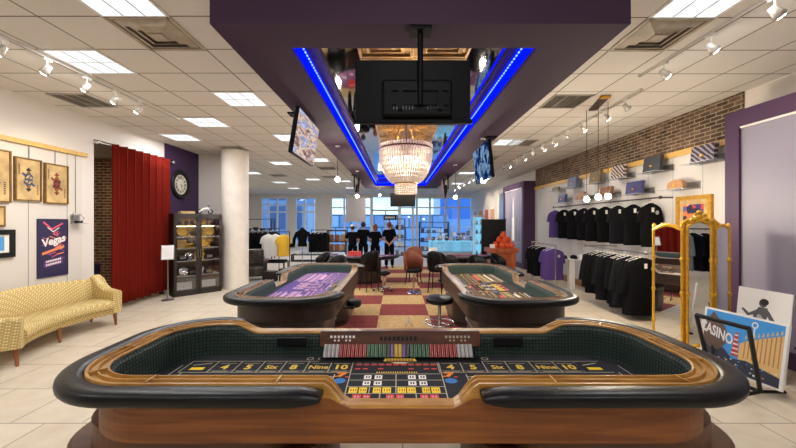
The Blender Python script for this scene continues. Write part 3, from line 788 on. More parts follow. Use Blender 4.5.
# ------------------------------------------------------------------ stools and chairs
def stool(x, y, zs, lb, ring=None, back=False, r=.19, basecol='chrome'):
    t = thing('swivel_stool', lb, 'stool', (x, y, 0.008), random.uniform(-1, 1))
    MB().lathe([(0, zs-.03), (r*.8, zs-.035), (r, zs-.01), (r, zs+.03), (r*.9, zs+.055), (0, zs+.06)], 'leather_black', seg=28).build('seat', t)
    MB().cyl((0, 0, .03), (0, 0, zs-.03), .024, basecol).build('post', t)
    if ring:
        m = MB().tube([(ring[1]*math.cos(a*PI/12), ring[1]*math.sin(a*PI/12), ring[0]) for a in range(24)], .011, 'chrome', 8, True)
        for a in (0, 2*PI/3, 4*PI/3): m.cyl((0, 0, ring[0]), (ring[1]*math.cos(a), ring[1]*math.sin(a), ring[0]), .008, 'chrome', 8)
        m.build('footring', t)
    b = MB()
    for k in range(5):
        a = 2*PI*k/5; b.tube([(0, 0, .1), (.12*math.cos(a), .12*math.sin(a), .085), (.24*math.cos(a), .24*math.sin(a), .05)], [.02, .016, .012], 'chrome', 8)
    b.build('base', t)
    for k in range(5):
        a = 2*PI*k/5; MB().ball((.24*math.cos(a), .24*math.sin(a), .026), .026, 'black', 10).build('caster', t)
    if back:
        m = MB(); rr = []
        for k in range(9):
            a = -PI/2-.7+1.4*k/8; rr.append([(r*1.0*math.cos(a), r*math.sin(a), zs+.1), (r*1.12*math.cos(a), r*1.12*math.sin(a), zs+.1), (r*1.15*math.cos(a), r*1.15*math.sin(a), zs+.28), (r*1.05*math.cos(a), r*1.05*math.sin(a), zs+.28)])
        m.loft(rr, 'leather_black'); m.build('backrest', t)
    return t
stool(-.37, 8.75, .44, 'low round black stool on a chrome star base in the aisle beside the purple table')
stool(.58, 4.75, .66, 'black stool with a chrome foot ring tucked beside the dark craps table', ring=(.36, .2))
def barrel_chair(x, y, rz, lb, colr='leather_black', pedestal=False, group=None, zs=.5):
    t = thing('casino_chair', lb, 'chair', (x, y, .008), rz, group)
    MB().lathe([(0, zs-.09), (.24, zs-.09), (.26, zs-.05), (.255, zs-.01), (.2, zs+.015), (0, zs+.02)], 'leather_black', seg=24).build('seat', t)
    rr = []
    for k in range(17):
        a = -PI*.5-1.75+3.5*k/16; h = zs+.22+.22*math.cos((k-8)/8*1.45)
        c, s = math.cos(a), math.sin(a)
        rr.append([(.245*c, .245*s, zs-.05), (.29*c, .29*s, zs-.05), (.315*c, .315*s, h-.03), (.3*c, .3*s, h), (.275*c, .275*s, h-.03)])
    MB().loft(rr, colr).build('backrest', t)
    if pedestal:
        MB().cyl((0, 0, .03), (0, 0, zs-.09), .03, 'chrome').build('post', t)
        MB().lathe([(0, .045), (.05, .05), (.2, .02), (.235, .008), (.235, 0), (0, 0)], 'chrome', seg=28).build('base', t)
    else:
        for sx in (-1, 1):
            for sy in (-1, 1):
                MB().tube([(.17*sx, .17*sy, zs-.08), (.22*sx, .22*sy, 0)], [.022, .015], 'black', 8).build('leg', t)
    return t
barrel_chair(.40, 8.5, PI+.5, 'brown-backed chair on a round chrome pedestal in the middle of the aisle', 'brown_leather', True, zs=.6).scale = (.82, .82, 1)
barrel_chair(.45, 9.7, PI*.9, 'brown leather chair at the near end of the right card table', 'brown_leather', zs=.6).scale = (.82, .82, 1)
barrel_chair(-.72, 8.75, .6, 'black high chair standing at the far corner of the purple craps table', zs=.6).scale = (.8, .8, 1)
barrel_chair(.98, 8.6, -.4, 'black high chair behind the far left corner of the dark craps table', zs=.6).scale = (.8, .8, 1)
for x, y, rz, lb in ((-2.25, 10.1, 2.2, 'black tub chair at the left end of the left card table'), (-1.62, 9.1, 2.8, 'black tub chair in front of the left card table'),
                     (1.35, 9.0, 3.0, 'black tub chair in front of the right card table, left one'), (2.1, 9.0, 3.3, 'black tub chair in front of the right card table, middle one'),
                     (2.85, 9.6, 3.9, 'black tub chair in front of the right card table, right one')):
    barrel_chair(x, y, rz, lb, group='black tub chairs at the card tables', zs=.42).scale = (.85, .85, 1)
def card_table(x, y, lb):
    t = thing('card_table', lb, 'card table', (x, y, -.062))
    half = [(1.0*math.cos(PI+PI*k/20), 1.0*math.sin(PI+PI*k/20)) for k in range(21)]
    half = half+[(1.0, .12), (-1.0, .12)]
    MB().prism(half, .80, .83, 'felt_card').build('felt_top', t)
    MB().tube([(a, b, .82) for a, b in half[:21]], .05, 'leather_black', 8).build('armrest', t)
    MB().prism([(a*.5, b*.4-.1) for a, b in half], .1, .80, 'dark_wood').build('pedestal', t)
    MB().prism([(a*.55, b*.45-.1) for a, b in half], .07, .11, 'black').build('foot', t)
    m = MB()
    for k in range(7):
        a = PI+PI*(k+.5)/7; m.lathe([(0, .832), (.07, .832), (.07, .831)], 'print_pink', (.7*math.cos(a), .7*math.sin(a), 0), 12)
    m.build('betting_spot', t)
    return t
mat('felt_card', rgb(120, 70, 96), .95)
card_table(-.98, 10.25, 'half-round card table with dusky red top in front of the four people')
card_table(1.75, 10.3, 'half-round card table with dusky red top on the right of the aisle')
tag(MB().bx(-.18, .18, -.08, .08, 0, .12, 'print_red').build('chip_box', loc=(-1.25, 10.1, .772)), 'red box lying on the left card table', 'box')
random.seed(15)
for tx_, nm, xs in ((-.98, 'left', (-.5, -.2, .1, .4)), (1.75, 'right', (-.4, 0, .35))):
    for i, dx in enumerate(xs):
        c = ('print_white', 'chip_red', 'chip_green', 'chip_purple')[i]
        tag(MB().lathe([(0, 0), (.035, 0), (.035, .05), (0, .05)], c, seg=14).build('betting_chip', loc=(tx_+dx, 9.75+.1*math.sin(i*2), .772)), '%s chip stack lying on the %s card table' % (('white', 'red', 'green', 'purple')[i], nm), 'casino chips')
m = MB().box((0, 0, .11), (.26, .012, .22), 'white_plastic', rx=-.15).box((0, .05, .005), (.26, .12, .01), 'white_plastic'); tag(m.build('table_sign', loc=(1.05, 10.2, .772)), 'small white tent sign standing on the right card table', 'sign')
m = MB()
m.prism([(-.07, 0), (0, .17), (.07, 0), (.045, 0), (0, .11), (-.045, 0)], -.012, .012, 'chrome', lambda a, b, c: (a, c, b)); m.cyl((0, 0, .12), (0, .16, 0.006), .009, 'chrome', 8)
tag(m.build('metal_stand', loc=(.19, 5.75, .008)), 'small chrome A-shaped stand on the beige carpet square', 'stand')
# ================================================================== LEFT SIDE
# sofa
m_, t_, b_ = nt('sofa_fabric')
tc = t_.nodes.new('ShaderNodeTexCoord'); mp = t_.nodes.new('ShaderNodeMapping'); mp.inputs['Rotation'].default_value = (.6, .5, .78); mp.inputs['Scale'].default_value = (40, 40, 40)
ck = t_.nodes.new('ShaderNodeTexVoronoi'); ck.inputs['Randomness'].default_value = 0; ck.inputs['Scale'].default_value = 1
rp_ = t_.nodes.new('ShaderNodeValToRGB'); rp_.color_ramp.elements[0].position = .3; rp_.color_ramp.elements[1].position = .42
rp_.color_ramp.elements[0].color = rgb(238, 224, 180); rp_.color_ramp.elements[1].color = rgb(192, 164, 96)
lk(t_, tc.outputs['Object'], mp.inputs['Vector']); lk(t_, mp.outputs['Vector'], ck.inputs['Vector']); lk(t_, ck.outputs['Distance'], rp_.inputs['Fac']); lk(t_, rp_.outputs['Color'], b_.inputs['Base Color'])
b_.inputs['Roughness'].default_value = .85
so_ = thing('curved_sofa', 'curved pale yellow patterned sofa with wooden legs along the left wall', 'sofa', (-4.97, 4.95, 0))
A0, A1 = (-4.55, 4.14), (-4.74, 5.92)
ch = math.dist(A0, A1); sag = .24; R_ = (ch*ch/4+sag*sag)/(2*sag)
mx_, my_ = (A0[0]+A1[0])/2, (A0[1]+A1[1])/2; ux, uy = (A1[0]-A0[0])/ch, (A1[1]-A0[1])/ch; nx_, ny_ = -uy, ux   # n points to the wall
ccx, ccy = mx_-nx_*(R_-sag), my_-ny_*(R_-sag)
ha = math.asin(ch/2/R_); base_a = math.atan2(ny_, nx_)
def sofa_pt(t, off, z):
    a = base_a+ha*(1-2*t); r = R_+off
    return (ccx+r*math.cos(a)+4.97, ccy+r*math.sin(a)-4.95, z)
def sofa_sweep(prof, t0, t1, n=22):
    rows = []
    for i in range(n+1):
        t = t0+(t1-t0)*i/n
        rows.append([sofa_pt(t, o, z) for o, z in (prof(t) if callable(prof) else prof)])
    return rows
MB().loft(sofa_sweep([(.02, .2), (.0, .24), (.0, .28), (.62, .28), (.62, .2)], 0.05, .95), 'sofa_fabric', False).build('frame', so_)
MB().loft(sofa_sweep([(-.03, .29), (-.05, .33), (-.045, .39), (-.02, .425), (.1, .44), (.5, .43), (.52, .29)], 0.07, .93), 'sofa_fabric').build('seat_cushion', so_)
def bprof(t):
    h = .75+.05*math.sin(PI*t)
    return [(.46, .3), (.5, .5), (.55, h-.04), (.59, h), (.64, h-.02), (.67, h-.1), (.66, .25), (.5, .22)]
MB().loft(sofa_sweep(bprof, 0.0, 1.0), 'sofa_fabric').build('backrest', so_)
def arm(t0, t1, lbl):
    def ap(t, hh=.62): pass
    rows = []
    for off, h in ((-.02, .59), (.1, .6), (.25, .61), (.4, .68), (.5, .78), (.6, .82)):
        rows.append([sofa_pt(t0, off, .22), sofa_pt(t0, off, h-.03), sofa_pt(t0+(t1-t0)*.2, off, h), sofa_pt(t0+(t1-t0)*.8, off, h), sofa_pt(t1, off, h-.03), sofa_pt(t1, off, .22)])
    MB().loft(rows, 'sofa_fabric', False).build('armrest', so_, bevel=.012)
arm(0, .07, 'near'); arm(.93, 1.0, 'far')
for t, o in ((.04, .04), (.5, .03), (.96, .04), (.05, .58), (.5, .6), (.95, .58)):
    x, y, _ = sofa_pt(t, o, 0); MB().tube([(x, y, .22), (x+(.02 if o < .3 else -.05), y, 0)], [.03, .017], 'leg_wood', 8).build('leg', so_)
# left wall pictures (local: a along +y, b up)
def wally(x): return lambda a, b, c=0: (x+c, a, b)
def framed(name, lb, cat, y0, y1, z0, z1, fm, pm, fw=.025, th=.035, x=XL, side=1, group=None):
    t = thing(name, lb, cat, (x, (y0+y1)/2, z0), 0, group); h = (y1-y0)/2; H = z1-z0; s = side
    m = MB()
    for q in (-1, 1): m.bx(min(0, s*th), max(0, s*th), q*h-(fw if q > 0 else 0), q*h+(fw if q < 0 else 0), 0, H, fm)
    m.bx(min(0, s*th), max(0, s*th), -h+fw, h-fw, 0, fw, fm).bx(min(0, s*th), max(0, s*th), -h+fw, h-fw, H-fw, H, fm)
    m.build('frame', t)
    MB().bx(min(0, s*th*.6), max(0, s*th*.6), -h+fw, h-fw, fw, H-fw, pm).build('print_sheet', t)
    return t, h, H
mat('card_paper', rgb(196, 166, 114), .7, noise=.34, nscale=5); mat('card_edge', rgb(128, 94, 38), .5, .3, noise=.3, nscale=12)
mat('ink_black', rgb(44, 40, 42), .8); mat('ink_red', rgb(130, 48, 34), .8); mat('ink_blue', rgb(58, 70, 104), .8)
def card(y0, y1, z0, z1, lb, c1, c2, pip):
    t, h, H = framed('playing_card_picture', lb, 'picture', y0, y1, z0, z1, 'card_edge', 'card_paper', .02, .04, group='framed playing cards')
    m = MB(); x = .026
    f = lambda a, b, c: (x+c, a, b)
    def poly(pts, mt, k=0): m.prism([(a*h*.9, H/2+b*H*.42) for a, b in pts], 0, .003+k, mt, f)
    for sg in (1, -1):   # a court figure mirrored top and bottom
        R = lambda pts: [(a*sg, b*sg) for a, b in pts]
        poly(R([(-.34, .0), (.3, .0), (.42, .18), (.2, .3), (.12, .42), (-.1, .42), (-.2, .28), (-.5, .38), (-.55, .3), (-.3, .15)]), c1)
        poly(R([(-.1, .3), (.08, .3), (.1, .45), (0, .5), (-.12, .45)]), 'card_edge', .001)
        poly(R([(-.26, .52), (0, .47), (.26, .52), (.1, .6), (0, .68), (-.1, .6)]), pip, .001)
        poly(R([(-.3, .05), (-.05, .08), (.1, .25), (-.1, .22)]), c2, .002); poly(R([(.05, .04), (.28, .06), (.3, .16), (.15, .18)]), c2, .002)
        for i in range(7): poly(R([(-.82, .82-i*.085), (-.72, .82-i*.085), (-.72, .78-i*.085), (-.82, .78-i*.085)]), 'ink_black', .001)
    m.build('court_figure', t)
card(4.5, 5.02, 2.03, 2.78, 'framed vintage playing card cut by the left edge of the picture', 'ink_blue', 'card_edge', 'ink_black')
card(5.07, 5.45, 2.07, 2.72, 'framed vintage playing card with blue-black court figure, middle of three', 'ink_blue', 'card_paper', 'ink_black')
card(5.5, 5.89, 2.05, 2.70, 'framed vintage playing card with red court figure, nearest the curtain', 'ink_red', 'ink_black', 'ink_red')
m = MB()
tag(MB().bx(0, .03, -.2, .2, 0, .3, 'card_edge').bx(.03, .034, -.17, .17, .03, .27, 'card_paper').build('card_plaque', loc=(XL, 4.75, 1.68)), 'gold plaque under the leftmost playing card at the picture edge', 'plaque')
# vegas poster
mat('poster_navy', rgb(40, 34, 74), .5); mat('poster_pink', rgb(224, 92, 118), .5); mat('poster_orange', rgb(232, 138, 84), .5); mat('poster_violet', rgb(120, 64, 130), .5)
t, h, H = framed('vegas_poster', 'navy poster with pink and orange neon lettering hung above the sofa', 'poster', 5.40, 5.90, .86, 1.80, 'poster_navy', 'poster_navy', .01, .02)
m = MB(); f = lambda a, b, c: (.0135+c, a, b)
def pq(pts, mt, k=0): m.prism(pts, 0, .001+k, mt, f)
random.seed(3)
for i in range(26):
    a0 = random.uniform(-.2, .12); b0 = random.uniform(.3, .72); L = random.uniform(.06, .14); wv = random.uniform(.008, .02); sl = random.choice((.5, -.35, .2))
    pq([(a0, b0), (a0+L, b0+L*sl), (a0+L, b0+L*sl+wv), (a0, b0+wv)], random.choice(('poster_pink', 'poster_orange', 'poster_violet', 'poster_pink')))
pq([(-.17, .88), (-.02, .76), (.17, .86), (.15, .88), (-.02, .785), (-.15, .9)], 'poster_pink', .001)
pq([(-.1, .8), (0, .72), (.1, .79), (.1, .805), (0, .74), (-.1, .815)], 'print_white', .001)
pq([(-.18, .36), (.18, .46), (.18, .5), (-.18, .4)], 'poster_orange', .002)
pq([(-.15, .16), (.15, .2), (.16, .3), (-.14, .26)], 'poster_violet', .001)
for r in range(2):
    for i in range(9): pq([(-.12+i*.028, .18+r*.055+i*.004), (-.10+i*.028, .18+r*.055+i*.004), (-.10+i*.028, .21+r*.055+i*.004), (-.12+i*.028, .21+r*.055+i*.004)], 'print_white', .002)
m.text('Vegas', .17, 'print_white', lambda a, b: (.0185, .01+a*math.cos(.25)-b*math.sin(.05), .585+b+a*.22), bold=.006)
m.build('neon_lettering', t)
t, h, H = framed('black_framed_picture', 'small black-framed picture with a blue image at the left edge', 'picture', 4.5, 5.07, 1.24, 1.64, 'black', 'print_white', .07, .04)
mat('pic_blue', rgb(86, 150, 206), .4); MB().bx(.024, .027, -.12, .15, .1, .3, 'pic_blue').build('blue_image', t)
# hanging wires
for i, (y, z0, lb) in enumerate(((5.28, 2.72, 'thin hanging wire above the middle playing card'), (5.68, 2.7, 'thin hanging wire above the playing card nearest the curtain'), (6.04, 1.9, 'long hanging wire holding the small clear bracket on the left wall'))):
    tag(MB().cyl((0, 0, 0), (0, 0, 2.92-z0), .006, 'steel', 6).build('hanging_wire', loc=(XL+.015, y, z0)), lb, 'wire')
t = thing('wire_bracket', 'small clear display bracket hanging on the left wall by the curtain', 'bracket', (XL, 6.04, 1.72))
MB().bx(0, .16, -.09, .09, 0, .012, 'acrylic_edge').bx(0, .01, -.09, .09, 0, .16, 'acrylic').build('shelf', t)
MB().tube([(.02, -.08, .02), (.1, -.08, .1), (.02, -.06, .18)], .006, 'steel', 6).tube([(.02, .08, .02), (.1, .08, .1), (.02, .06, .18)], .006, 'steel', 6).build('wire_arm', t)
MB().bx(.04, .1, -.05, .05, .012, .05, 'black').build('holder', t)
# curtain
t = thing('red_curtain', 'floor-length red velvet curtain hanging from a metal rod', 'curtain', (XL+.02, 7.5, 0))
rows = []; y0, y1 = 6.72, 8.34
for zi in range(13):
    z = .12+(3.27-.12)*zi/12; r = []
    sp = 1.0+.04*(1-zi/12)
    for i in range(141):
        u = i/140; ph = 2*PI*7.5*u
        wob = .05*math.sin(5*u+zi*.15)*(1-zi/12)
        y = 7.6+((y0+(y1-y0)*u)-7.6)*sp-7.5+.02*math.sin(ph*2)*(1)
        r.append((.06+.1*math.sin(ph+wob*4)+wob*.4, y, z))
    rows.append(r)
n = 141; vs = [v for r in rows for v in r]; fs = [(i*n+k, i*n+k+1, (i+1)*n+k+1, (i+1)*n+k) for i in range(12) for k in range(n-1)]
o = MB().add(vs, fs, 'curtain_red', True).build('drape', t)
sd = o.modifiers.new('thick', 'SOLIDIFY'); sd.thickness = .008
rod = thing('curtain_rod', 'metal rod with round ends above the red curtain', 'curtain rod', (XL+.05, 7.5, 3.24))
MB().cyl((0, -1.05, 0), (0, 1.1, 0), .016, 'steel', 10).build('bar', rod)
for y in (-1.07, 1.12): MB().ball((0, y, 0), .045, 'chrome', 12).build('finial', rod)
for i in range(8):
    y = -.62+i*.22; m = MB().tube([(.035*math.cos(a*PI/6), .0, .035*math.sin(a*PI/6)) for a in range(12)], .007, 'chrome', 6, True); m.build('ring', rod, loc=(0, y, 0))
# alcove chair
t = thing('purple_armchair', 'small dark purple chair in the alcove beside the curtain', 'chair', (-6.55, 7.1, 0), .6)
MB().box((0, 0, .38), (.6, .6, .16), 'poster_navy').build('seat', t, bevel=.03); MB().box((0, .28, .62), (.6, .12, .5), 'poster_navy').build('backrest', t, bevel=.04)
for sx in (-1, 1):
    for sy in (-1, 1): MB().cyl((.25*sx, .25*sy, .3), (.27*sx, .27*sy, 0), .02, 'espresso', 8).build('leg', t)
# clock
t = thing('wall_clock', 'round black wall clock with pale roman face on the purple wall', 'clock', (XL, 8.96, 2.72))
R = Matrix.Rotation(PI/2, 3, 'Y').to_quaternion()
MB().lathe([(.25, 0), (.375, 0), (.38, .03), (.35, .055), (.28, .05), (.255, .03)], 'black', seg=48, axis=R).build('rim', t)
MB().lathe([(0, .02), (.26, .02)], 'clock_face' if 'clock_face' in M else mat('clock_face', rgb(226, 220, 200), .5), seg=48, axis=R).build('face', t)
m = MB(); rom = ['XII', 'I', 'II', 'III', 'IV', 'V', 'VI', 'VII', 'VIII', 'IX', 'X', 'XI']
for i, s in enumerate(rom):
    a = -2*PI*i/12; ca, sa = math.cos(a), math.sin(a)
    m.text(s, .1, 'ink_black', lambda u, v, ca=ca, sa=sa: (.023, (u*ca-(v+.178)*sa), (u*sa+(v+.178)*ca)), bold=.004, sx=.8)
m.build('numeral', t)
for ang, L in ((-2.0, .1), (-2.7, .15)):
    MB().prism([(-.007, -.02), (.007, -.02), (.003, L), (-.003, L)], .024, .027, 'ink_black', lambda u, v, c, a=ang: (c, u*math.cos(a)-v*math.sin(a), u*math.sin(a)+v*math.cos(a))).build('hand', t)
# display cabinet: front edge from (-5.24,7.94) to (-4.5,8.75)
ca_ = math.atan2(8.75-7.94, -4.5+5.24); W, D_, Hc = 1.06, .38, 1.95
cab = thing('display_cabinet', 'dark wood glass display cabinet of gold ornaments left of the column', 'cabinet', (-4.83, 8.38, 0), ca_)
fr = MB(); w2 = W/2
fr.bx(-w2, -w2+.03, 0, D_, 0, Hc, 'espresso').bx(w2-.03, w2, 0, D_, 0, Hc, 'espresso').bx(-w2, w2, D_-.02, D_, 0, Hc, 'espresso').bx(-w2, w2, 0, D_, Hc-.06, Hc, 'espresso').bx(-w2, w2, 0, D_, 0, .1, 'espresso')
fr.build('case', cab)
for s in (-1, 1):
    d = MB(); a0, a1 = (-w2, -.003) if s < 0 else (.003, w2)
    d.bx(a0, a0+.06, -.025, 0, .06, Hc-.04, 'espresso').bx(a1-.06, a1, -.025, 0, .06, Hc-.04, 'espresso').bx(a0, a1, -.025, 0, Hc-.12, Hc-.04, 'espresso').bx(a0, a1, -.025, 0, .06, .14, 'espresso')
    dr = d.build('door', cab)
    MB().bx(a0+.06, a1-.06, -.014, -.01, .14, Hc-.12, 'acrylic').build('pane', dr)
    MB().cyl((s*.03, -.045, .9), (s*.03, -.045, 1.08), .008, 'steel', 8).build('handle', dr)
SZ = [.1, .46, .82, 1.12, 1.40, 1.66]
for z in SZ[1:]: MB().bx(-w2+.03, w2-.03, .02, D_-.02, z-.01, z, 'acrylic_edge').build('shelf', cab)
CR = Matrix.Rotation(ca_, 3, 'Z')
def cabpos(x, y, z):
    v = CR @ Vector((x, y, 0)); return (-4.83+v.x, 8.38+v.y, z)
m = MB().bx(-.4, .4, -.01, .01, 0, .012, 'cab_strip' if 'cab_strip' in M else (emis('cab_strip', (1, .8, .45, 1), 12) and 'cab_strip'))
for z in SZ[2:] + [Hc-.06]:
    o = MB().bx(-w2+.07, w2-.07, D_-.06, D_-.04, z-.022, z-.012, 'cab_strip').build('light_strip', cab)
random.seed(11)
kinds = ['gold trophy cup', 'round gold plate', 'brass figurine', 'small gold box', 'gold framed card', 'silver plate', 'white printed card', 'dark box']
mat('brass', rgb(190, 150, 70), .3, 1)
SN = ['bottom shelf', 'second shelf from the bottom', 'third shelf from the bottom', 'third shelf from the top', 'second shelf from the top', 'top shelf']
def curio(kind):
    m = MB()
    if kind == 0: m.lathe([(0, 0), (.05, 0), (.05, .015), (.012, .03), (.012, .08), (.05, .12), (.06, .18), (.055, .18), (.04, .12), (0, .11)], 'gold', seg=16).tube([(.055, 0, .17), (.09, 0, .16), (.085, 0, .12), (.05, 0, .115)], .006, 'gold', 6).tube([(-.055, 0, .17), (-.09, 0, .16), (-.085, 0, .12), (-.05, 0, .115)], .006, 'gold', 6)
    elif kind == 1: m.lathe([(0, .005), (.07, .005), (.1, .02), (.1, .026), (.07, .012), (0, .012)], 'gold', (0, 0, .1), 20, axis=Matrix.Rotation(1.35, 3, 'X').to_quaternion()).box((0, .02, .006), (.08, .06, .012), 'dark_wood')
    elif kind == 2: m.lathe([(0, 0), (.045, 0), (.045, .02), (.02, .03), (.035, .08), (.045, .12), (.03, .15), (.012, .16), (.028, .18), (.02, .21), (0, .22)], 'brass', seg=14)
    elif kind == 3: m.box((0, 0, .035), (.15, .1, .07), 'brass').box((0, 0, .078), (.16, .11, .02), 'gold').ball((0, -.055, .06), .012, 'gold', 8)
    elif kind == 4: m.box((0, .02, .08), (.15, .015, .16), 'gold', rx=-.15).box((0, .01, .08), (.12, .012, .13), 'card_paper', rx=-.15)
    elif kind == 5: m.lathe([(0, .005), (.05, .005), (.085, .018), (.085, .024), (.05, .012), (0, .012)], 'chrome', (0, 0, .085), 20, axis=Matrix.Rotation(1.3, 3, 'X').to_quaternion()).box((0, .02, .006), (.08, .06, .012), 'black')
    elif kind == 6: m.box((0, .02, .09), (.3, .01, .15), 'print_white', rx=-.12).box((0, .03, .015), (.3, .08, .012), 'dark_wood')
    else: m.box((0, 0, .05), (.16, .1, .1), 'black').box((0, -.052, .06), (.1, .004, .05), 'steel')
    return m
cp = {}; rows = [[6, 6], [5, 7, 5, 7], [7, 5, 4, 2, 7], [4, 3, 2, 1, 0], [1, 0, 3, 4, 1], [2, 0, 1, 4, 2]]
for si, row in enumerate(rows):
    for i, k in enumerate(row):
        x = -w2+.16+(W-.32)*(i+.5)/len(row) if si else (-.27 if i == 0 else .27)
        if abs(x) < .05: x += .07
        loc = cabpos(x, .19, SZ[si])
        if k not in cp: cp[k] = o = curio(k).build(kinds[k].split()[-1] if k > 1 else ('trophy_cup', 'display_plate')[k], loc=loc, rz=ca_)
        else: o = cp[k].copy(); COL.objects.link(o); o.location = loc; o.rotation_euler.z = ca_
        pl_ = ('leftmost', 'second from left', 'third from left', 'fourth from left', 'fifth from left')[i]
        o.scale = (1.25, 1.1, 1.2)
        tag(o, '%s on the cabinet %s, %s' % (kinds[k], SN[si], pl_), 'ornament', 'curios in the display cabinet')
for o, nm in ((cp[2], 'figurine'), (cp[3], 'trinket_box'), (cp[4], 'framed_card'), (cp[5], 'display_plate'), (cp[6], 'info_card'), (cp[7], 'display_box')):
    for q in COL.objects:
        if q.data == o.data: q.name = nm
# model on top
t = thing('toy_motorcycle', 'pale model motorcycle standing on top of the display cabinet', 'model', cabpos(.2, .18, Hc), ca_)
for x in (-.13, .13): MB().tube([(x+.05*math.cos(a*PI/8), 0, .06+.05*math.sin(a*PI/8)) for a in range(16)], .014, 'black', 8, True).build('wheel', t)
MB().tube([(-.13, 0, .06), (-.04, 0, .12), (.06, 0, .14), (.13, 0, .06)], [.012, .03, .035, .012], 'white_plastic', 10).tube([(.06, 0, .14), (.1, 0, .22)], .01, 'chrome', 8).build('frame', t)
MB().cyl((.09, -.07, .21), (.09, .07, .21), .007, 'black', 8).build('handlebar', t)
tag(MB().box((0, 0, .03), (.3, .2, .06), 'card_paper').build('tan_block', loc=cabpos(-.2, .2, Hc), rz=ca_), 'low tan block on top of the display cabinet, left', 'block')
# floor sign stand
t = thing('sign_stand', 'slim metal floor stand with a white notice in front of the purple wall', 'sign stand', (-5.14, 7.72, 0), .5)
MB().lathe([(0, .02), (.12, .015), (.13, 0), (0, 0)], 'steel', seg=24).build('base', t); MB().cyl((0, 0, .01), (0, 0, 1.0), .012, 'steel', 10).build('pole', t)
MB().box((0, -.02, 1.07), (.24, .012, .32), 'steel', rx=-.25).build('holder', t); MB().box((0, -.028, 1.07), (.21, .006, .29), 'print_white', rx=-.25).build('notice', t)
# ================================================================== SCREENS AND CHANDELIER
mat('tv_black', rgb(9, 9, 10), .5, spec=.12)
def tv(name, lb, loc, rz, tilt, w, h, scr, poles=True, ztop=ZS, back=True):
    """screen faces local -y"""
    t = thing(name, lb, 'television', loc, rz)
    Rm = Matrix.Rotation(tilt, 4, 'X')
    def bx(c, d, m, mb): 
        v = Rm @ Vector(c); mb.box(v, d, m, rx=tilt); return mb
    b = bx((0, 0, 0), (w, .05, h), 'tv_black', MB()); bx((0, .035, -.04), (w*.55, .05, h*.5), 'tv_black', b); b.build('cabinet', t, bevel=.006)
    s = bx((0, -.0265, 0), (w-.03, .004, h-.03), scr, MB()); s.build('screen', t)
    mo = MB(); zt = ztop-loc[2]
    mo.cyl((0, .12, 0), (0, .12, zt), .02, 'tv_black', 10); bx((0, .075, 0), (.24, .03, .2), 'tv_black', mo); mo.box((0, .12, zt-.01), (.16, .16, .02), 'tv_black')
    mo.build('ceiling_mount', t)
    return t
def screenmat(name, cols, strength=1.6, sc=(2, 2, 6), dist=.4):
    m = bpy.data.materials.new(name); m.use_nodes = True; t = m.node_tree; t.nodes.clear(); M[name] = m
    tc = t.nodes.new('ShaderNodeTexCoord'); mp = t.nodes.new('ShaderNodeMapping'); mp.inputs['Scale'].default_value = sc
    n = t.nodes.new('ShaderNodeTexNoise'); n.inputs['Scale'].default_value = 1.6; n.inputs['Detail'].default_value = 5; n.inputs['Distortion'].default_value = dist
    r = t.nodes.new('ShaderNodeValToRGB'); r.color_ramp.elements.remove(r.color_ramp.elements[1])
    for i, (p, c) in enumerate(cols):
        e = r.color_ramp.elements[0] if i == 0 else r.color_ramp.elements.new(p)
        e.position = p; e.color = c
    e = t.nodes.new('ShaderNodeEmission'); e.inputs[1].default_value = strength; o = t.nodes.new('ShaderNodeOutputMaterial')
    lk(t, tc.outputs['Object'], mp.inputs['Vector']); lk(t, mp.outputs['Vector'], n.inputs['Vector']); lk(t, n.outputs['Fac'], r.inputs['Fac']); lk(t, r.outputs['Color'], e.inputs[0]); lk(t, e.outputs[0], o.inputs[0])
screenmat('screen_sunset', [(.3, rgb(60, 62, 84)), (.42, rgb(150, 120, 120)), (.5, rgb(224, 196, 170)), (.56, rgb(120, 130, 170)), (.68, rgb(200, 200, 224))], .6, (2, 2, 9))
screenmat('screen_blue', [(.3, rgb(10, 16, 40)), (.45, rgb(30, 60, 120)), (.55, rgb(150, 190, 230)), (.62, rgb(20, 34, 80))], .35, (3, 3, 4))
screenmat('screen_mix', [(.3, rgb(30, 40, 70)), (.5, rgb(200, 120, 90)), (.6, rgb(90, 150, 200))], .4)
# big set: its back towards the camera
t = thing('ceiling_television', 'big television seen from behind, hung on a pole under the purple soffit', 'television', (.11, 2.5, 2.69))
b = MB().box((0, 0, 0), (.83, .04, .45), 'tv_black'); b.box((0, 0, -.215), (.86, .055, .03), 'tv_black'); b.build('cabinet', t, bevel=.006)
MB().box((.03, -.04, -.06), (.5, .045, .27), 'tv_black').build('rear_housing', t, bevel=.02)
MB().box((0, .022, .01), (.8, .004, .41), 'screen_blue').build('screen', t)
p = MB(); p.cyl((.05, -.075, -.12), (.05, -.075, .41), .02, 'tv_black', 12).box((.05, -.07, .40), (.15, .13, .02), 'tv_black').box((.05, -.068, -.1), (.4, .015, .03), 'tv_black').box((.05, -.068, .0), (.4, .015, .03), 'tv_black')
for s in (-1, 1): p.box((.05+s*.14, -.07, -.05), (.03, .02, .2), 'tv_black')
p.build('ceiling_mount', t)
v = MB()
for s in (-1, 1):
    for i in range(7): v.box((.05+s*.12+(i-3)*.022, -.0635, -.12), (.008, .004, .05), 'black_gloss')
v.build('vent_slot', t)
tv('wall_television', 'hanging television with a sunset picture under the left side of the soffit', (-1.15, 4.3, 2.78), PI/2, .16, .96, .52, 'screen_sunset')
tv('wall_television', 'hanging television with a dark blue picture under the right side of the soffit', (1.36, 5.5, 2.68), -PI/2, .1, 1.0, .56, 'screen_blue')
tv('wall_television', 'far small hanging screen under the left side of the soffit', (-1.12, 9.9, 2.7), PI/2+.1, .12, .9, .5, 'screen_mix')
tv('wall_television', 'far small hanging screen under the right side of the soffit', (1.33, 9.9, 2.7), -PI/2-.1, .12, .9, .5, 'screen_mix')
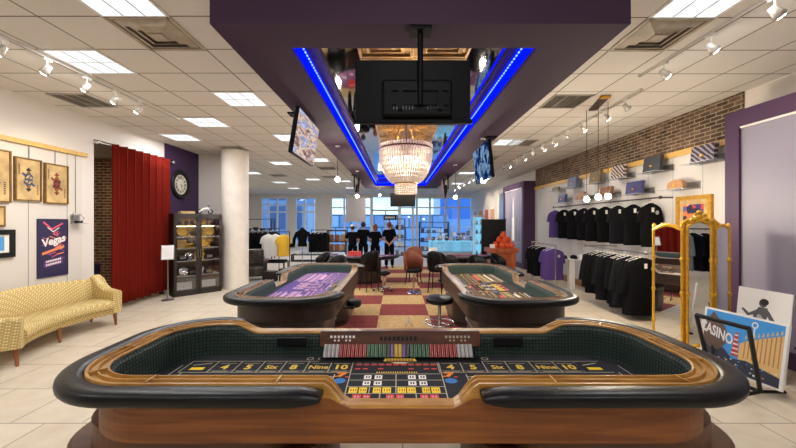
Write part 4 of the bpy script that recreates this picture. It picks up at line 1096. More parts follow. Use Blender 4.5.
tv('wall_television', 'blank black screen hanging below the chandelier in the distance', (.17, 11.0, 2.45), 0, .05, .8, .42, 'black_gloss', ztop=CH)
# chandelier
m_, t_, b_ = nt('crystal'); b_.inputs['Base Color'].default_value = rgb(252, 240, 226); b_.inputs['Roughness'].default_value = .12; b_.inputs['Emission Color'].default_value = rgb(255, 222, 190); b_.inputs['Emission Strength'].default_value = .1; b_.inputs['Coat Weight'].default_value = .5  # faint crystal emission stands in for light caught from the bulbs
ch_ = thing('crystal_chandelier', 'large lit bowl-shaped crystal chandelier hanging in the ceiling recess', 'chandelier', (.12, 5.0, ZI-.04))
def zz(z): return z-(ZI-.04)
MB().tube([(.365*math.cos(a*PI/24), .365*math.sin(a*PI/24), zz(2.80)) for a in range(48)], .016, 'brass_dark' if 'brass_dark' in M else (mat('brass_dark', rgb(120, 72, 50), .35, .7) and 'brass_dark'), 8, True).build('upper_ring', ch_)
MB().tube([(.16*math.cos(a*PI/16), .16*math.sin(a*PI/16), zz(2.31)) for a in range(32)], .012, 'brass', 8, True).build('lower_ring', ch_)
MB().cyl((0, 0, 0), (0, 0, zz(2.5)), .014, 'brass', 8).lathe([(0, 0), (.12, 0), (.1, -.03), (0, -.04)], 'brass', seg=20).build('stem', ch_)
NS = 60
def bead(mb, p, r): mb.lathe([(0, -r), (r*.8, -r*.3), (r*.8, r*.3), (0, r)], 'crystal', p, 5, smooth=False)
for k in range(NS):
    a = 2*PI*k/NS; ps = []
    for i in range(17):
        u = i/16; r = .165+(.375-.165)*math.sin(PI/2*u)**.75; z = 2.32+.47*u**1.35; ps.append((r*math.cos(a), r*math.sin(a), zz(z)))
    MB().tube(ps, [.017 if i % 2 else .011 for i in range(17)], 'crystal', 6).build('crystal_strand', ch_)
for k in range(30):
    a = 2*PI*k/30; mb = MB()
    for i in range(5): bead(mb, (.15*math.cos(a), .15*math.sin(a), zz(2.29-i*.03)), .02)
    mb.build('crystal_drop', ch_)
for k in range(6):
    a = 2*PI*k/6; MB().tube([(.36*math.cos(a), .36*math.sin(a), zz(2.8)), (.08*math.cos(a), .08*math.sin(a), -.03)], .006, 'brass', 6).build('chain', ch_)
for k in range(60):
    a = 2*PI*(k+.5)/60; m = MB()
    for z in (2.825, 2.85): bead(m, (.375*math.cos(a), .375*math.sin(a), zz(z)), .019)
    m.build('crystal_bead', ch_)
for k in range(8):
    a = 2*PI*k/8; MB().ball((.2*math.cos(a), .2*math.sin(a), zz(2.64)), .035, 'bulb_warm', 10).build('bulb', ch_)
# ================================================================== CLOTHES
def ring(w, t, z, n=16, dx=0, dy=0):
    r = []
    for k in range(n):
        a = 2*PI*k/n; c, s = math.cos(a), math.sin(a)
        r.append((dx+w*math.copysign(abs(c)**.8, c), dy+t*math.copysign(abs(s)**.8, s), z))
    return r
def garment(cloth, lb, loc, rz=0, w=.24, L=.72, sleeve=.24, name='tee_shirt', cat='shirt', group=None, printed=None, ticket=False, seed=0, hang=True, thick=1.0):
    """hangs from its hook at loc; front faces local -y"""
    t = thing(name, lb, cat, loc, rz, group); rn = random.Random(seed)
    top = -.09; bz = top-L
    fl = [rn.uniform(-.012, .012) for _ in range(6)]
    rings = [ring(w*1.03+fl[0], .075*thick, bz, dx=fl[1]), ring(w*1.0, .08*thick, bz+L*.25, dx=fl[2]), ring(w*.97, .08*thick, bz+L*.55), ring(w*1.0, .075*thick, top-.13), ring(w*.98, .06*thick, top-.07), ring(w*.62, .05*thick, top-.025), ring(w*.3, .04*thick, top), ring(w*.26, .036*thick, top+.01)]
    mb = MB().loft(rings, cloth)
    mb.build('torso_cloth', t)
    for s in (-1, 1):
        ang = rn.uniform(.1, .2); p0 = Vector((s*w*.8, 0, top-.085)); d = Vector((s*math.sin(ang), 0, -math.cos(ang)))
        MB().tube([p0, p0+d*sleeve*.35, p0+d*sleeve*.8, p0+d*sleeve], [.045, .066, .07, .066], cloth, 12, flat=.75).build('sleeve', t)
    if hang:
        h = MB(); h.tube([(-w*.8, 0, top-.05), (0, 0, top+.03), (w*.8, 0, top-.05)], .009, 'white_plastic', 6)
        h.tube([(0, 0, top+.03), (0, 0, -.01), (.012, 0, .012), (.0, .01, .02), (-.012, .014, .008)], .004, 'chrome', 6); h.build('hanger', t)
    if printed:
        yy = -.083*thick; m = MB(); f = lambda a, b, c: (a, yy-c, b)
        cz = top-.17; cx = w*.36
        m.prism([(cx+.032*math.cos(k*PI/6), cz+.04*math.sin(k*PI/6)) for k in range(12)], 0, .006, printed, f); m.build('chest_emblem', t)
    if ticket:
        MB().box((-.02, -.09*thick, top-.12), (.05, .004, .085), 'white_plastic').build('price_tag', t)
    return t
# upper rail on the right wall
YA, YZ, XT, ZT = 6.3, 10.6, 4.8, 2.2
def rail(name, lb, x, y0, y1, z, wallx, mtl='board_frame', r=.014):
    t = thing(name, lb, 'clothes rail', (x, (y0+y1)/2, z)); h = (y1-y0)/2
    MB().cyl((0, -h, 0), (0, h, 0), r, mtl, 10).build('bar', t)
    for y in (-h+.04, h-.04):
        MB().cyl((0, y, 0), (wallx-x, y, 0), r*.9, mtl, 8).build('bracket', t)
    for y in (-h, h): MB().ball((0, y, 0), .032, mtl, 10).build('end_knob', t)
rail('clothes_rail', 'long dark clothes rail high on the right wall holding a row of t-shirts', XT, YA, YZ, ZT, XR-.04)
ups = [(555, 'purple_cloth', 'purple t-shirt, the only purple one on the upper rail'), (564, 'black_cloth', ''), (574, 'black_cloth', ''), (584, 'black_cloth', ''), (593, 'black_cloth', ''), (605, 'black_cloth', ''), (618, 'charcoal_cloth', ''), (633, 'black_cloth', ''), (650.5, 'black_cloth', 'black t-shirt at the near end of the upper rail, closest to the gold mirror')]
for i, (px, cl, lb) in enumerate(ups):
    y = 345*XT/(px-397.5)
    lb = lb or 'black t-shirt on the upper rail, %s after the purple one' % ORD[i-1]
    garment(cl, lb, (XT, y, ZT-.012), .0, .178, .82, .27, group='t-shirts on the upper wall rail', printed=('print_yellow' if i in (4, 6) else 'grey_panel') if i > 1 else None, ticket=i in (1, 2, 3, 4, 5, 6, 7, 8), seed=i)
# lower rail of heavy black garments
XL2, ZL2 = 4.36, 1.2
rail('clothes_rail', 'lower metal clothes rail crowded with black sweatshirts beside the gold mirror', XL2, 6.05, 8.0, ZL2, XR-.04, 'steel')
for i in range(11):
    y = 6.15+i*.145
    garment('black_cloth' if i % 4 != 2 else 'charcoal_cloth', 'black sweatshirt on the lower rail, %s' % ('nearest, with a white tag' if i == 0 else ORD[i]+' from the gold mirror'), (XL2+.03*math.sin(i*2.1), y, ZL2-.012), .1*math.sin(i*1.7), .30, 1.0-.02*i+.05*math.sin(i*2.3), .55, 'sweatshirt', 'sweatshirt', 'black sweatshirts on the lower rail', 'grey_panel' if i == 0 else None, i == 0, 20+i, thick=1.35)
# short free rack of purple and black tees
XP, ZP = 3.98, 1.16
t = thing('clothes_rack', 'chrome floor rack holding purple and black t-shirts beyond the dark craps table', 'clothes rack', (XP, 9.4, 0))
MB().cyl((0, -.75, ZP), (0, .85, ZP), .014, 'chrome', 8).build('bar', t)
for y in (-.7, .8): MB().cyl((.0, y, 0), (0, y, ZP), .016, 'chrome', 8).build('upright', t); MB().cyl((-.25, y, .02), (.25, y, .02), .016, 'chrome', 8).build('foot', t)
for i, (y, c, lb) in enumerate(((8.8, 'purple_cloth', 'purple t-shirt on the low rack, nearest the camera'), (8.98, 'purple_cloth', 'purple t-shirt on the low rack, second from the front'), (9.45, 'black_cloth', 'black t-shirt on the low rack, just behind the purple ones'), (9.7, 'black_cloth', 'black t-shirt on the low rack, second behind the purple ones'), (9.95, 'black_cloth', 'black t-shirt on the low rack, farthest back'))):
    garment(c, lb, (XP, y, ZP-.012), 0, .25, .78, .28, group='t-shirts on the low chrome rack', printed='grey_panel' if i == 0 else None, seed=40+i, thick=1.2)
# white display stand with caps
t = thing('display_stand', 'white pillar display stand with a small top between the purple tees and black sweatshirts', 'display stand', (4.5, 8.95, 0))
MB().bx(-.35, .35, -.16, .16, .78, .80, 'white_plastic').build('top', t); MB().bx(-.07, .07, -.06, .06, .02, .78, 'white_plastic').build('post', t); MB().bx(-.2, .2, -.15, .15, 0, .02, 'white_plastic').build('base', t)
for x, lb, c in ((-.18, 'dark cap on the white display stand, left', 'black'), (.08, 'dark cap on the white display stand, right', 'charcoal_cloth')):
    m = MB().lathe([(.085, 0), (.09, .03), (.07, .075), (.03, .095), (0, .098)], c, seg=16); m.prism([(-.07, -.06), (.07, -.06), (.05, -.16), (-.05, -.16)], .0, .008, c)
    tag(m.build('baseball_cap', loc=(4.5+x, 8.97, .80)), lb, 'cap')
tag(MB().box((0, 0, .05), (.16, .12, .1), 'white_plastic').build('gift_box', loc=(4.78, 8.93, .80)), 'small white box on the right end of the white display stand', 'box')
# ---------------------------------------------------------------- handbags on clear shelves
def m_bag(name, c1, c2, sc, kind='stripe'):
    m, t, b = nt(name); tc = t.nodes.new('ShaderNodeTexCoord'); mp = t.nodes.new('ShaderNodeMapping'); mp.inputs['Rotation'].default_value = (.9, 0, 0)
    w = t.nodes.new('ShaderNodeTexWave') if kind == 'stripe' else t.nodes.new('ShaderNodeTexNoise'); w.inputs['Scale'].default_value = sc
    if kind == 'stripe': w.bands_direction = 'Y'; w.inputs['Distortion'].default_value = 3
    r = t.nodes.new('ShaderNodeValToRGB'); r.color_ramp.interpolation = 'CONSTANT'; r.color_ramp.elements[1].position = .6; r.color_ramp.elements[0].color = c1; r.color_ramp.elements[1].color = c2
    lk(t, tc.outputs['Object'], mp.inputs[0]); lk(t, mp.outputs[0], w.inputs['Vector']); lk(t, w.outputs['Fac'], r.inputs[0]); lk(t, r.outputs[0], b.inputs['Base Color']); b.inputs['Roughness'].default_value = .35
m_bag('bag_zebra', rgb(34, 30, 50), rgb(150, 140, 152), 5); m_bag('bag_stripe', rgb(70, 56, 60), rgb(196, 184, 178), 5); m_bag('bag_olive', rgb(110, 96, 72), rgb(80, 68, 52), 30, 'n')
mat('bag_black', rgb(40, 42, 48), .3); mat('bag_navy', rgb(62, 62, 108), .35); mat('bag_blue', rgb(92, 100, 130), .4); mat('bag_brown', rgb(130, 86, 60), .35); mat('bag_tan', rgb(186, 140, 96), .25)
def bag(px, py, row, mt, lb, w=.38, h=.25, round_=False, handle=False):
    x = 4.86; y = 345*x/(px-397.5); zb = 2.70 if row else 2.32
    s = thing('clear_shelf', 'clear wall shelf under the %s' % ' '.join(lb.split(',')[0].split()[:11]), 'shelf', (XR-.04, y, zb), 0, 'clear acrylic wall shelves')
    MB().bx(-.36, 0, -w/2-.06, w/2+.06, -.008, 0, 'acrylic').build('tray', s)
    MB().bx(-.01, 0, -w/2-.06, w/2+.06, 0, .12, 'acrylic').build('back_plate', s)
    MB().bx(-.364, -.36, -w/2-.06, w/2+.06, -.009, .0, 'acrylic_edge').bx(-.36, 0, -w/2-.064, -w/2-.06, -.009, 0, 'acrylic_edge').build('edge', s)
    t = thing('handbag', lb, 'handbag', (x+.0, y, zb), random.uniform(-.12, .05), 'handbags on the clear wall shelves')
    if round_:
        prof = [(w/2*math.cos(a), h*.05+h*.95*max(0, math.sin(a))**.7) for a in [PI*k/14 for k in range(15)]]
    else: prof = [(w/2, 0), (w/2*.96, h), (-w/2*.96, h), (-w/2, 0)]
    rr = []
    for o, sc in ((-.03, .94), (-.036, 1), (.026, 1), (.032, .96)):
        rr.append([(o-.0+b*.16, a*sc, b) for a, b in prof])
    MB().loft(rr, mt, False).build('body', t, bevel=.012)
    fl = [(a*.97, b) for a, b in (prof if round_ else [(w/2, h*.42), (w/2, h), (-w/2, h), (-w/2, h*.42), (0, h*.32)])] if not round_ else [(a*.9, h*.4+b*.55) for a, b in prof]
    MB().prism(fl, -.042, -.034, mt, lambda a, b, c: (c+b*.16, a, b)).build('flap', t)
    MB().box((-.048+h*.4*.16, 0, h*.4), (.012, .05, .03), 'gold').build('clasp', t)
    if handle: MB().tube([(.06, -w*.25, h), (.09, -w*.2, h+.08), (.1, 0, h+.11), (.09, w*.2, h+.08), (.06, w*.25, h)], .008, mt, 8).build('handle', t)
random.seed(5)
for px, py, row, mt, lb, w, h, rd, hd in (
 (703, 152, 1, 'bag_zebra', 'dark zebra-striped clutch on the upper row, nearest the purple panel', .44, .28, 0, 0), (652, 164, 1, 'bag_black', 'plain black handbag on the upper row', .44, .3, 0, 0),
 (618, 174, 1, 'bag_stripe', 'black and cream striped handbag on the upper row', .44, .3, 0, 0), (595, 179, 1, 'bag_olive', 'olive brown handbag on the upper row with a handle', .42, .3, 0, 1), (572, 185, 1, 'bag_blue', 'blue-grey handbag on the upper row', .46, .3, 0, 0), (556, 190, 1, 'bag_olive', 'small grey-brown purse farthest back on the upper row', .4, .14, 1, 0),
 (676, 185, 0, 'bag_tan', 'shiny tan boat-shaped purse on the lower row, above the gold framed picture', .42, .17, 1, 0), (634, 187, 0, 'bag_navy', 'navy blue handbag on the lower row', .5, .26, 0, 0), (606, 191, 0, 'bag_brown', 'brown handbag on the lower row behind the pendant bulbs', .4, .25, 0, 0), (581, 196, 0, 'bag_brown', 'rounded brown purse on the lower row', .5, .24, 1, 0), (562, 199, 0, 'bag_navy', 'small navy purse farthest back on the lower row', .4, .24, 0, 0)):
    bag(px, py, row, M[mt], lb, w, h, rd, hd)
# gold framed picture
t, h, H = framed('gold_framed_picture', 'gold framed colourful abstract picture on the white wall above the mirror', 'picture', 5.52, 6.22, 1.5, 2.2, 'gold_paint', 'card_paper', .07, .05, XR-.04, -1)
m_, t_, b_ = nt('abstract_print'); tc = t_.nodes.new('ShaderNodeTexCoord'); n = t_.nodes.new('ShaderNodeTexVoronoi'); n.inputs['Scale'].default_value = 9; r = t_.nodes.new('ShaderNodeValToRGB'); r.color_ramp.interpolation = 'CONSTANT'
for p, c in ((.0, rgb(196, 60, 60)), (.2, rgb(60, 48, 110)), (.4, rgb(230, 210, 190)), (.55, rgb(90, 90, 160)), (.7, rgb(210, 120, 70)), (.85, rgb(40, 34, 60))):
    e = r.color_ramp.elements[0] if p == 0 else r.color_ramp.elements.new(p); e.position = p; e.color = c
r.color_ramp.elements.remove(r.color_ramp.elements[-1]) if len(r.color_ramp.elements) > 6 else None
sx_ = t_.nodes.new('ShaderNodeSeparateColor'); lk(t_, tc.outputs['Object'], n.inputs['Vector']); lk(t_, n.outputs['Color'], sx_.inputs[0]); lk(t_, sx_.outputs[0], r.inputs[0]); lk(t_, r.outputs[0], b_.inputs['Base Color'])
MB().bx(-.036, -.03, -h+.15, h-.15, .15, H-.15, 'abstract_print').build('abstract_image', t)
# ---------------------------------------------------------------- gold folding mirror
mir = thing('folding_mirror', 'tall three-panel gold dressing mirror with a carved crest at right', 'mirror', (3.85, 4.7, 0))
def mpanel(p, q, H, crest, nm):
    L = math.dist(p, q); ang = math.atan2(q[1]-p[1], q[0]-p[0]); h = L/2; n = 16
    e = bpy.data.objects.new('mirror_panel', None)
    top = [(-h+L*i/n, H+(.10 if crest else .07)*(math.sin(PI*i/n)**1.2)-(.0 if crest else 0)) for i in range(n+1)]
    bot = [(-h+L*i/n, .06+.05*math.sin(PI*i/n)**2) for i in range(n+1)]
    outer = bot+top[::-1]
    fw = .035
    inner_t = [(max(-h+fw, min(h-fw, a)), b-fw*1.3) for a, b in top]; inner_b = [(max(-h+fw, min(h-fw, a)), b+fw*1.3) for a, b in bot]; inner = inner_b+inner_t[::-1]
    m = MB(); N = len(outer); f = lambda a, c, b: (a, c, b)
    vs = [(a, -.022, b) for a, b in outer]+[(a, -.03, b) for a, b in [((o[0]+i[0])/2, (o[1]+i[1])/2) for o, i in zip(outer, inner)]]+[(a, -.016, b) for a, b in inner]+[(a, .02, b) for a, b in outer]
    fs = []
    for i in range(N):
        j = (i+1) % N; fs += [(i, j, N+j, N+i), (N+i, N+j, 2*N+j, 2*N+i), (3*N+i, 3*N+j, j, i)]
    m.add(vs, fs, 'gold'); m.add([(a, .02, b) for a, b in outer], [tuple(range(N))], 'gold')
    for s in (-1, 1):
        m.cyl((s*(h-.018), -.002, .0), (s*(h-.018), -.002, .1), .02, 'gold', 10)
        m.lathe([(0, 0), (.022, 0), (.018, .03), (.028, .05), (.02, .08), (0, .1)], 'gold', (s*(h-.018), -.002, H-.02), 12)
        for z in (.35, .8, 1.25): m.lathe([(.018, -.03), (.026, -.015), (.026, .015), (.018, .03)], 'gold', (s*(h-.018), -.012, z), 10)
    if crest:
        for dx, dz, r in ((0, .17, .055), (-.06, .14, .045), (.06, .14, .045), (-.12, .11, .035), (.12, .11, .035), (0, .24, .035), (-.17, .09, .026), (.17, .09, .026), (-.04, .21, .03), (.05, .2, .03)):
            m.ball((dx, -.02, H+dz-.06), r, 'gold', 10, (1, .6, .8))
        m.tube([(-.2, -.02, H+.02), (-.14, -.035, H+.08), (-.08, -.03, H+.03), (0, -.035, H+.07), (.08, -.03, H+.03), (.14, -.035, H+.08), (.2, -.02, H+.02)], .02, 'gold', 8)
    fr = m.build('panel_frame', mir, loc=((p[0]+q[0])/2-3.85, (p[1]+q[1])/2-4.7, 0), rz=ang)
    mm = MB(); mm.add([(a, -.014, b) for a, b in inner], [tuple(range(len(inner)))], 'mirror'); mm.add([(a, .015, b) for a, b in inner], [tuple(range(len(inner)))[::-1]], 'dark_wood'); mm.build('glass', fr)
mpanel((3.69, 4.98), (3.815, 4.59), 1.66, False, 'l')
mpanel((3.825, 4.585), (4.10, 4.49), 1.70, True, 'c')
mpanel((4.115, 4.495), (4.40, 4.58), 1.66, False, 'r')
# ---------------------------------------------------------------- poster bin
PB = (3.55, 3.6, 0)
pb = thing('poster_bin', 'black metal frame bin holding large canvas prints at the right edge', 'poster rack', PB)
def pw(*p): return tuple(a-b for a, b in zip(p, PB))
At, Ab, Bt, Bb = (3.12, 3.60, .78), (3.50, 3.86, .05), (3.20, 3.14, .78), (3.64, 3.46, .05)
Ar, Br = (3.78, 4.10, .6), (4.10, 3.42, .8)
MB().tube([pw(*At), pw(*Ab)], .02, 'black', 6).build('front_post', pb); MB().tube([pw(*Bt), pw(*Bb)], .02, 'black', 6).build('front_post', pb)
MB().tube([pw(*Ar), pw(*Ab)], .018, 'black', 6).build('rear_post', pb); MB().tube([pw(*Ab), pw(*Bb)], .018, 'black', 6).build('rear_rail', pb)
MB().tube([pw(*At), pw(*Bt)], .022, 'black', 6).build('top_rail', pb)
MB().tube([pw(*Ab), pw(*Bb)], .02, 'black', 6).build('bottom_rail', pb)
for q in (Ab, Bb): MB().tube([pw(q[0]-.3, q[1]-.05, .02), pw(q[0], q[1], .05), pw(q[0]+.3, q[1]+.05, .02)], .018, 'black', 6).build('foot', pb)
mat('sky_print', rgb(66, 152, 224), .35); mat('tan_print', rgb(222, 184, 124), .4); mat('tan_dark', rgb(176, 128, 80), .4); mat('sign_brown', rgb(96, 78, 70), .4); mat('tower_red', rgb(186, 70, 56), .4); mat('crowd_print', rgb(52, 56, 74), .4); mat('pale_print', rgb(226, 226, 228), .4)
def canvas(name, lb, BL, BR, TL, edge='white_plastic', th=.03):
    BL, BR, TL = Vector(BL), Vector(BR), Vector(TL); ax = (BR-BL); w = ax.length; ax.normalize(); up = TL-BL; up -= ax*up.dot(ax); h = up.length; up.normalize(); nn = ax.cross(up)
    t = thing(name, lb, 'canvas print', tuple(BL)); b = MB()
    f = lambda a, bb, c: tuple(ax*(a+w/2)+up*bb+nn*c)
    b.prism([(-w/2, 0), (w/2, 0), (w/2, h), (-w/2, h)], 0, th, edge, f); b.build('board', t)
    return t, f, w, h
t, f, w, h = canvas('casino_print', 'large canvas print of a casino street with blue sky in the black bin', (3.60, 4.10, .10), (3.74, 3.34, .10), (3.70, 4.13, .74))
th = .03
m = MB()
def cq(pts, mt, k): m.prism([(-w/2+.025+a*(w-.05), .02+b*(h-.04)) for a, b in pts], th, th+.001+k*.0006, mt, f)
cq([(0, 0), (1, 0), (1, 1), (0, 1)], 'sky_print', 0)
cq([(.5, .2), (1, .12), (1, .84), (.92, .8), (.62, .62), (.5, .52)], 'tan_print', 1)
for i in range(9): cq([(.56+i*.05, .3), (.575+i*.05, .3), (.575+i*.05, .62+i*.028), (.56+i*.05, .6+i*.028)], 'tan_dark', 2); cq([(.555+i*.05, .62+i*.028), (.585+i*.05, .64+i*.028), (.57+i*.05, .7+i*.028)], 'tan_print', 1)
cq([(0, 0), (1, 0), (1, .16), (.6, .26), (.42, .22), (.3, .36), (0, .42)], 'crowd_print', 3)
random.seed(9)
for i in range(46):
    a, b = random.random(), random.uniform(.02, .2); s = random.uniform(.01, .03)
    cq([(a, b), (a+s, b), (a+s, b+s), (a, b+s)], random.choice(('pale_print', 'sky_print', 'black', 'tan_dark', 'pale_print')), 4)
cq([(.4, .28), (.5, .28), (.47, .7), (.43, .7)], 'tower_red', 3)
for i in range(5): cq([(.405+i*.006, .32+i*.08), (.495-i*.006, .32+i*.08), (.493-i*.006, .345+i*.08), (.407+i*.006, .345+i*.08)], 'pale_print', 4)
cq([(.16+.17*math.cos(k*PI/12), .56+.27*math.sin(k*PI/12)) for k in range(24)], 'sign_brown', 4)
cq([(0, .72), (.1, .98), (.2, .85), (.1, .8)], 'sign_brown', 4)
cq([(.66+.04*math.cos(k*PI/8), .9+.055*math.sin(k*PI/8)) for k in range(16)], 'pale_print', 2); cq([(.66+.025*math.cos(k*PI/8), .9+.035*math.sin(k*PI/8)) for k in range(16)], 'sky_print', 3); cq([(.652, .6), (.668, .6), (.668, .85), (.652, .85)], 'pale_print', 2)
m.text('CASINO', .125, 'pale_print', lambda a, b: f(-w/2+.15+a*.75, h*.6+b*1.25-a*.2, th+.0045), bold=.004)
m.build('street_picture', t)
t, f, w, h = canvas('statue_print', 'white print with a grey figure drawing standing behind the casino canvas', (4.10, 4.22, .004), (4.17, 3.70, .004), (4.20, 4.24, .965), th=.012)
th = .012; m = MB()
def sq(pts, mt, k): m.prism([(a*.95, b*.92-.045) for a, b in pts], th, th+.001+k*.0006, mt, f)
def el(cx, cy, rx, ry, mt, k, rot=0): sq([(cx+rx*math.cos(a)*math.cos(rot)-ry*math.sin(a)*math.sin(rot), cy+rx*math.cos(a)*math.sin(rot)+ry*math.sin(a)*math.cos(rot)) for a in [2*PI*i/18 for i in range(18)]], mt, k)
el(.0, .93, .042, .05, 'ink_gray' if 'ink_gray' in M else mat('ink_gray', rgb(88, 88, 94), .6), 1)
el(.012, .95, .045, .04, 'ink_black', 2)
sq([(-.1, .64), (.03, .64), (.055, .8), (.05, .88), (-.04, .88), (-.09, .78)], 'ink_gray', 1)
sq([(.04, .87), (.07, .84), (.14, .72), (.17, .62), (.2, .6), (.12, .62), (.09, .72), (.04, .8)], 'ink_gray', 2)
sq([(-.05, .85), (-.14, .78), (-.2, .83), (-.23, .82), (-.15, .74), (-.05, .79)], 'ink_gray', 2)
sq([(-.14, .5), (.06, .5), (.03, .66), (-.1, .66)], 'ink_gray', 2); el(-.02, .74, .03, .05, 'grey_panel', 3, .4); el(-.06, .58, .07, .03, 'grey_panel', 3, .3)
m.build('figure_drawing', t)
for i, (x, y, lb) in enumerate(((3.84, 3.22, 'white-edged clear panel at the right end of the poster bin, front one'), (3.95, 3.24, 'white-edged clear panel at the right end of the poster bin, rear one'))):
    o = MB().box((0, 0, .36), (.02, .10, .72), 'white_plastic', ry=.12).build('edge_panel', loc=(x, y, .06)); tag(o, lb, 'panel')
tag(MB().bx(-.22, .22, -.3, .3, 0, .42, 'black').bx(-.23, .23, -.31, .31, .42, .44, 'black').build('black_plinth', loc=(4.38, 3.3, 0)), 'low black plinth behind the right end of the poster bin', 'plinth')
# rack of dark tops added out of view for the gold mirror to reflect
# ================================================================== PEOPLE (backs to the camera)
def skin_body(name, pts, edges, rad, mtl, parent, root=0, sub=2):
    me = bpy.data.meshes.new(name); me.from_pydata(pts, edges, []); me.materials.append(M[mtl])
    o = bpy.data.objects.new(name, me); COL.objects.link(o); o.parent = parent
    md = o.modifiers.new('skin', 'SKIN')
    if not me.skin_vertices: return o
    for i, r in enumerate(rad):
        v = me.skin_vertices[0].data[i]; v.radius = r if isinstance(r, tuple) else (r, r); v.use_root = (i == root)
    md.use_smooth_shade = True
    s = o.modifiers.new('smooth', 'SUBSURF'); s.levels = sub; s.render_levels = sub
    return o
def person(x, y, rz, lb, H=1.74, hair='hair', cap=False, arms='front', lean=0.0, woman=False):
    """faces local +y (away from the camera)"""
    t = thing('person', lb, 'person', (x, y, .0), rz, 'people standing at the card table'); k = H/1.74
    sw = .185 if not woman else .165
    V = {'pel': (0, 0, .95), 'wst': (0, .0, 1.1), 'cst': (0, .01, 1.3), 'nck': (0, .0, 1.47), 'nk2': (0, .015, 1.55)}
    if arms == 'front': A = [(sw, 0, 1.42), (sw+.07, .0, 1.16), (sw-.02, .22, 1.06), (sw-.08, .3, 1.05)]
    else: A = [(sw, 0, 1.42), (sw+.05, -.04, 1.15), (.08, -.15, .98), (.03, -.17, .95)]
    names = list(V); pts = [V[n] for n in names]; rad = [(.07, .05), (.1, .07), (.15, .09), (.055, .05), (.055, .055)]
    ed = [(0, 1), (1, 2), (2, 3), (3, 4)]
    arm_i = []
    for s in (-1, 1):
        b = len(pts); pts += [(a*s, bb, c) for a, bb, c in A]; rad += [.062, .046, .036, .03]; ed += [(2, b), (b, b+1), (b+1, b+2), (b+2, b+3)]; arm_i.append(b)
    for s in (-1, 1):
        b = len(pts); pts += [(.095*s, 0, .9), (.11*s, .02, .5), (.115*s, -.02, .1), (.12*s, .12, .05)]; rad += [.055, .05, .042, .04]; ed += [(0, b), (b, b+1), (b+1, b+2), (b+2, b+3)]
    # head
    b = len(pts); pts += [(0, .02, 1.64), (0, .015, 1.71)]; rad += [(.075, .09), (.06, .07)]; ed += [(4, b), (b, b+1)]
    # fingers
    for s, ai in zip((-1, 1), arm_i):
        h = pts[ai+3]; 
        for q in range(5):
            c = len(pts); dx = (q-2)*.016
            if arms == 'front': pts += [(h[0]+dx, h[1]+.05, h[2]-.005), (h[0]+dx*1.2, h[1]+.085, h[2]-.03)]
            else: pts += [(h[0]-s*.02, h[1]-.012, h[2]-.03-q*.008), (h[0]-s*.05, h[1]-.012, h[2]-.05-q*.009)]
            rad += [.009, .008]; ed += [(ai+3, c), (c, c+1)]
    pts = [(a*k, bb*k, c*k) for a, bb, c in pts]; rad = [tuple(q*k for q in r) if isinstance(r, tuple) else r*k for r in rad]
    skin_body('body', pts, ed, rad, 'skin', t)
    # shirt
    sp = [(0, 0, .86), V['wst'], V['cst'], (0, -.005, 1.47)]; sr = [(.19, .145), (.165, .125), (.195, .14), (.1, .085)]; se = [(0, 1), (1, 2), (2, 3)]
    for s in (-1, 1):
        c = len(sp); a0, a1 = Vector((A[0][0]*s, A[0][1], A[0][2])), Vector((A[1][0]*s, A[1][1], A[1][2])); sp += [tuple(a0), tuple(a0.lerp(a1, .9))]; sr += [.078, .066]; se += [(2, c), (c, c+1)]
    skin_body('shirt', [(a*k, bb*k, c*k) for a, bb, c in sp], se, [tuple(q*k for q in r) if isinstance(r, tuple) else r*k for r in sr], 'black_cloth', t)
    tp = [(0, 0, 1.02)]; tr = [(.165, .125)]; te = []
    for s in (-1, 1):
        c = len(tp); tp += [(.095*s, 0, .88), (.11*s, .02, .5), (.115*s, -.02, .08)]; tr += [.108, .082, .07]; te += [(0, c), (c, c+1), (c+1, c+2)]
    skin_body('trousers', [(a*k, bb*k, c*k) for a, bb, c in tp], te, [tuple(q*k for q in r) if isinstance(r, tuple) else r*k for r in tr], 'black_cloth', t)
    for s in (-1, 1): MB().ball((.12*s*k, .06, .045), .06, 'black', 12, (.8, 1.9, .75)).build('shoe', t)
    hm = MB(); hm.ball((0, .0, 1.675*k), .108*k, hair, 18, (.86, .98, 1.05))
    if woman: hm.loft([ring(.085*k, .04, z*k, 12, 0, -.06*k) for z in (1.5, 1.58, 1.68)], hair)
    hm.build('hair', t)
    fm = MB()
    for s in (-1, 1): fm.ball((s*.098*k, .03, 1.655*k), .028*k, 'skin', 8, (.5, .8, 1.2))
    fm.ball((0, .125*k, 1.64*k), .018, 'skin', 8); fm.build('ear', t)
    if cap:
        c = MB().ball((0, .01, 1.71*k), .112*k, 'white_plastic', 16, (.9, 1.0, .75)); c.prism([(-.07, .08), (.07, .08), (.05, .2), (-.05, .2)], 1.69*k, 1.70*k, 'white_plastic'); c.build('cap', t)
    return t
person(-1.68, 12.9, .1, 'person in black with a white cap, leftmost of the four at the card table', 1.62, cap=True)
person(-1.31, 13.2, -.1, 'tall person in a black shirt with short dark hair beside the white cap', 1.72)
person(-.83, 12.9, .15, 'person in a black shirt with reddish brown hair between two taller people', 1.64, 'hair_red' if 'hair_red' in M else (mat('hair_red', rgb(120, 72, 44), .7) and 'hair_red'), woman=True)
person(-.31, 13.1, 0, 'person in black shirt and trousers with hands clasped behind, right end of the four', 1.72, 'hair_red', arms='back')
# ================================================================== FAR SHOP FITTINGS
tag(MB().box((0, 0, 0), (.82, .02, 1.0), 'grey_panel').bx(-.35, -.34, -.003, .003, .5, 1.2, 'steel').bx(.34, .35, -.003, .003, .5, 1.2, 'steel').build('hanging_banner', loc=(-1.72, 14.2, 2.25)), 'plain grey hanging banner in front of the far storefront glass', 'banner')
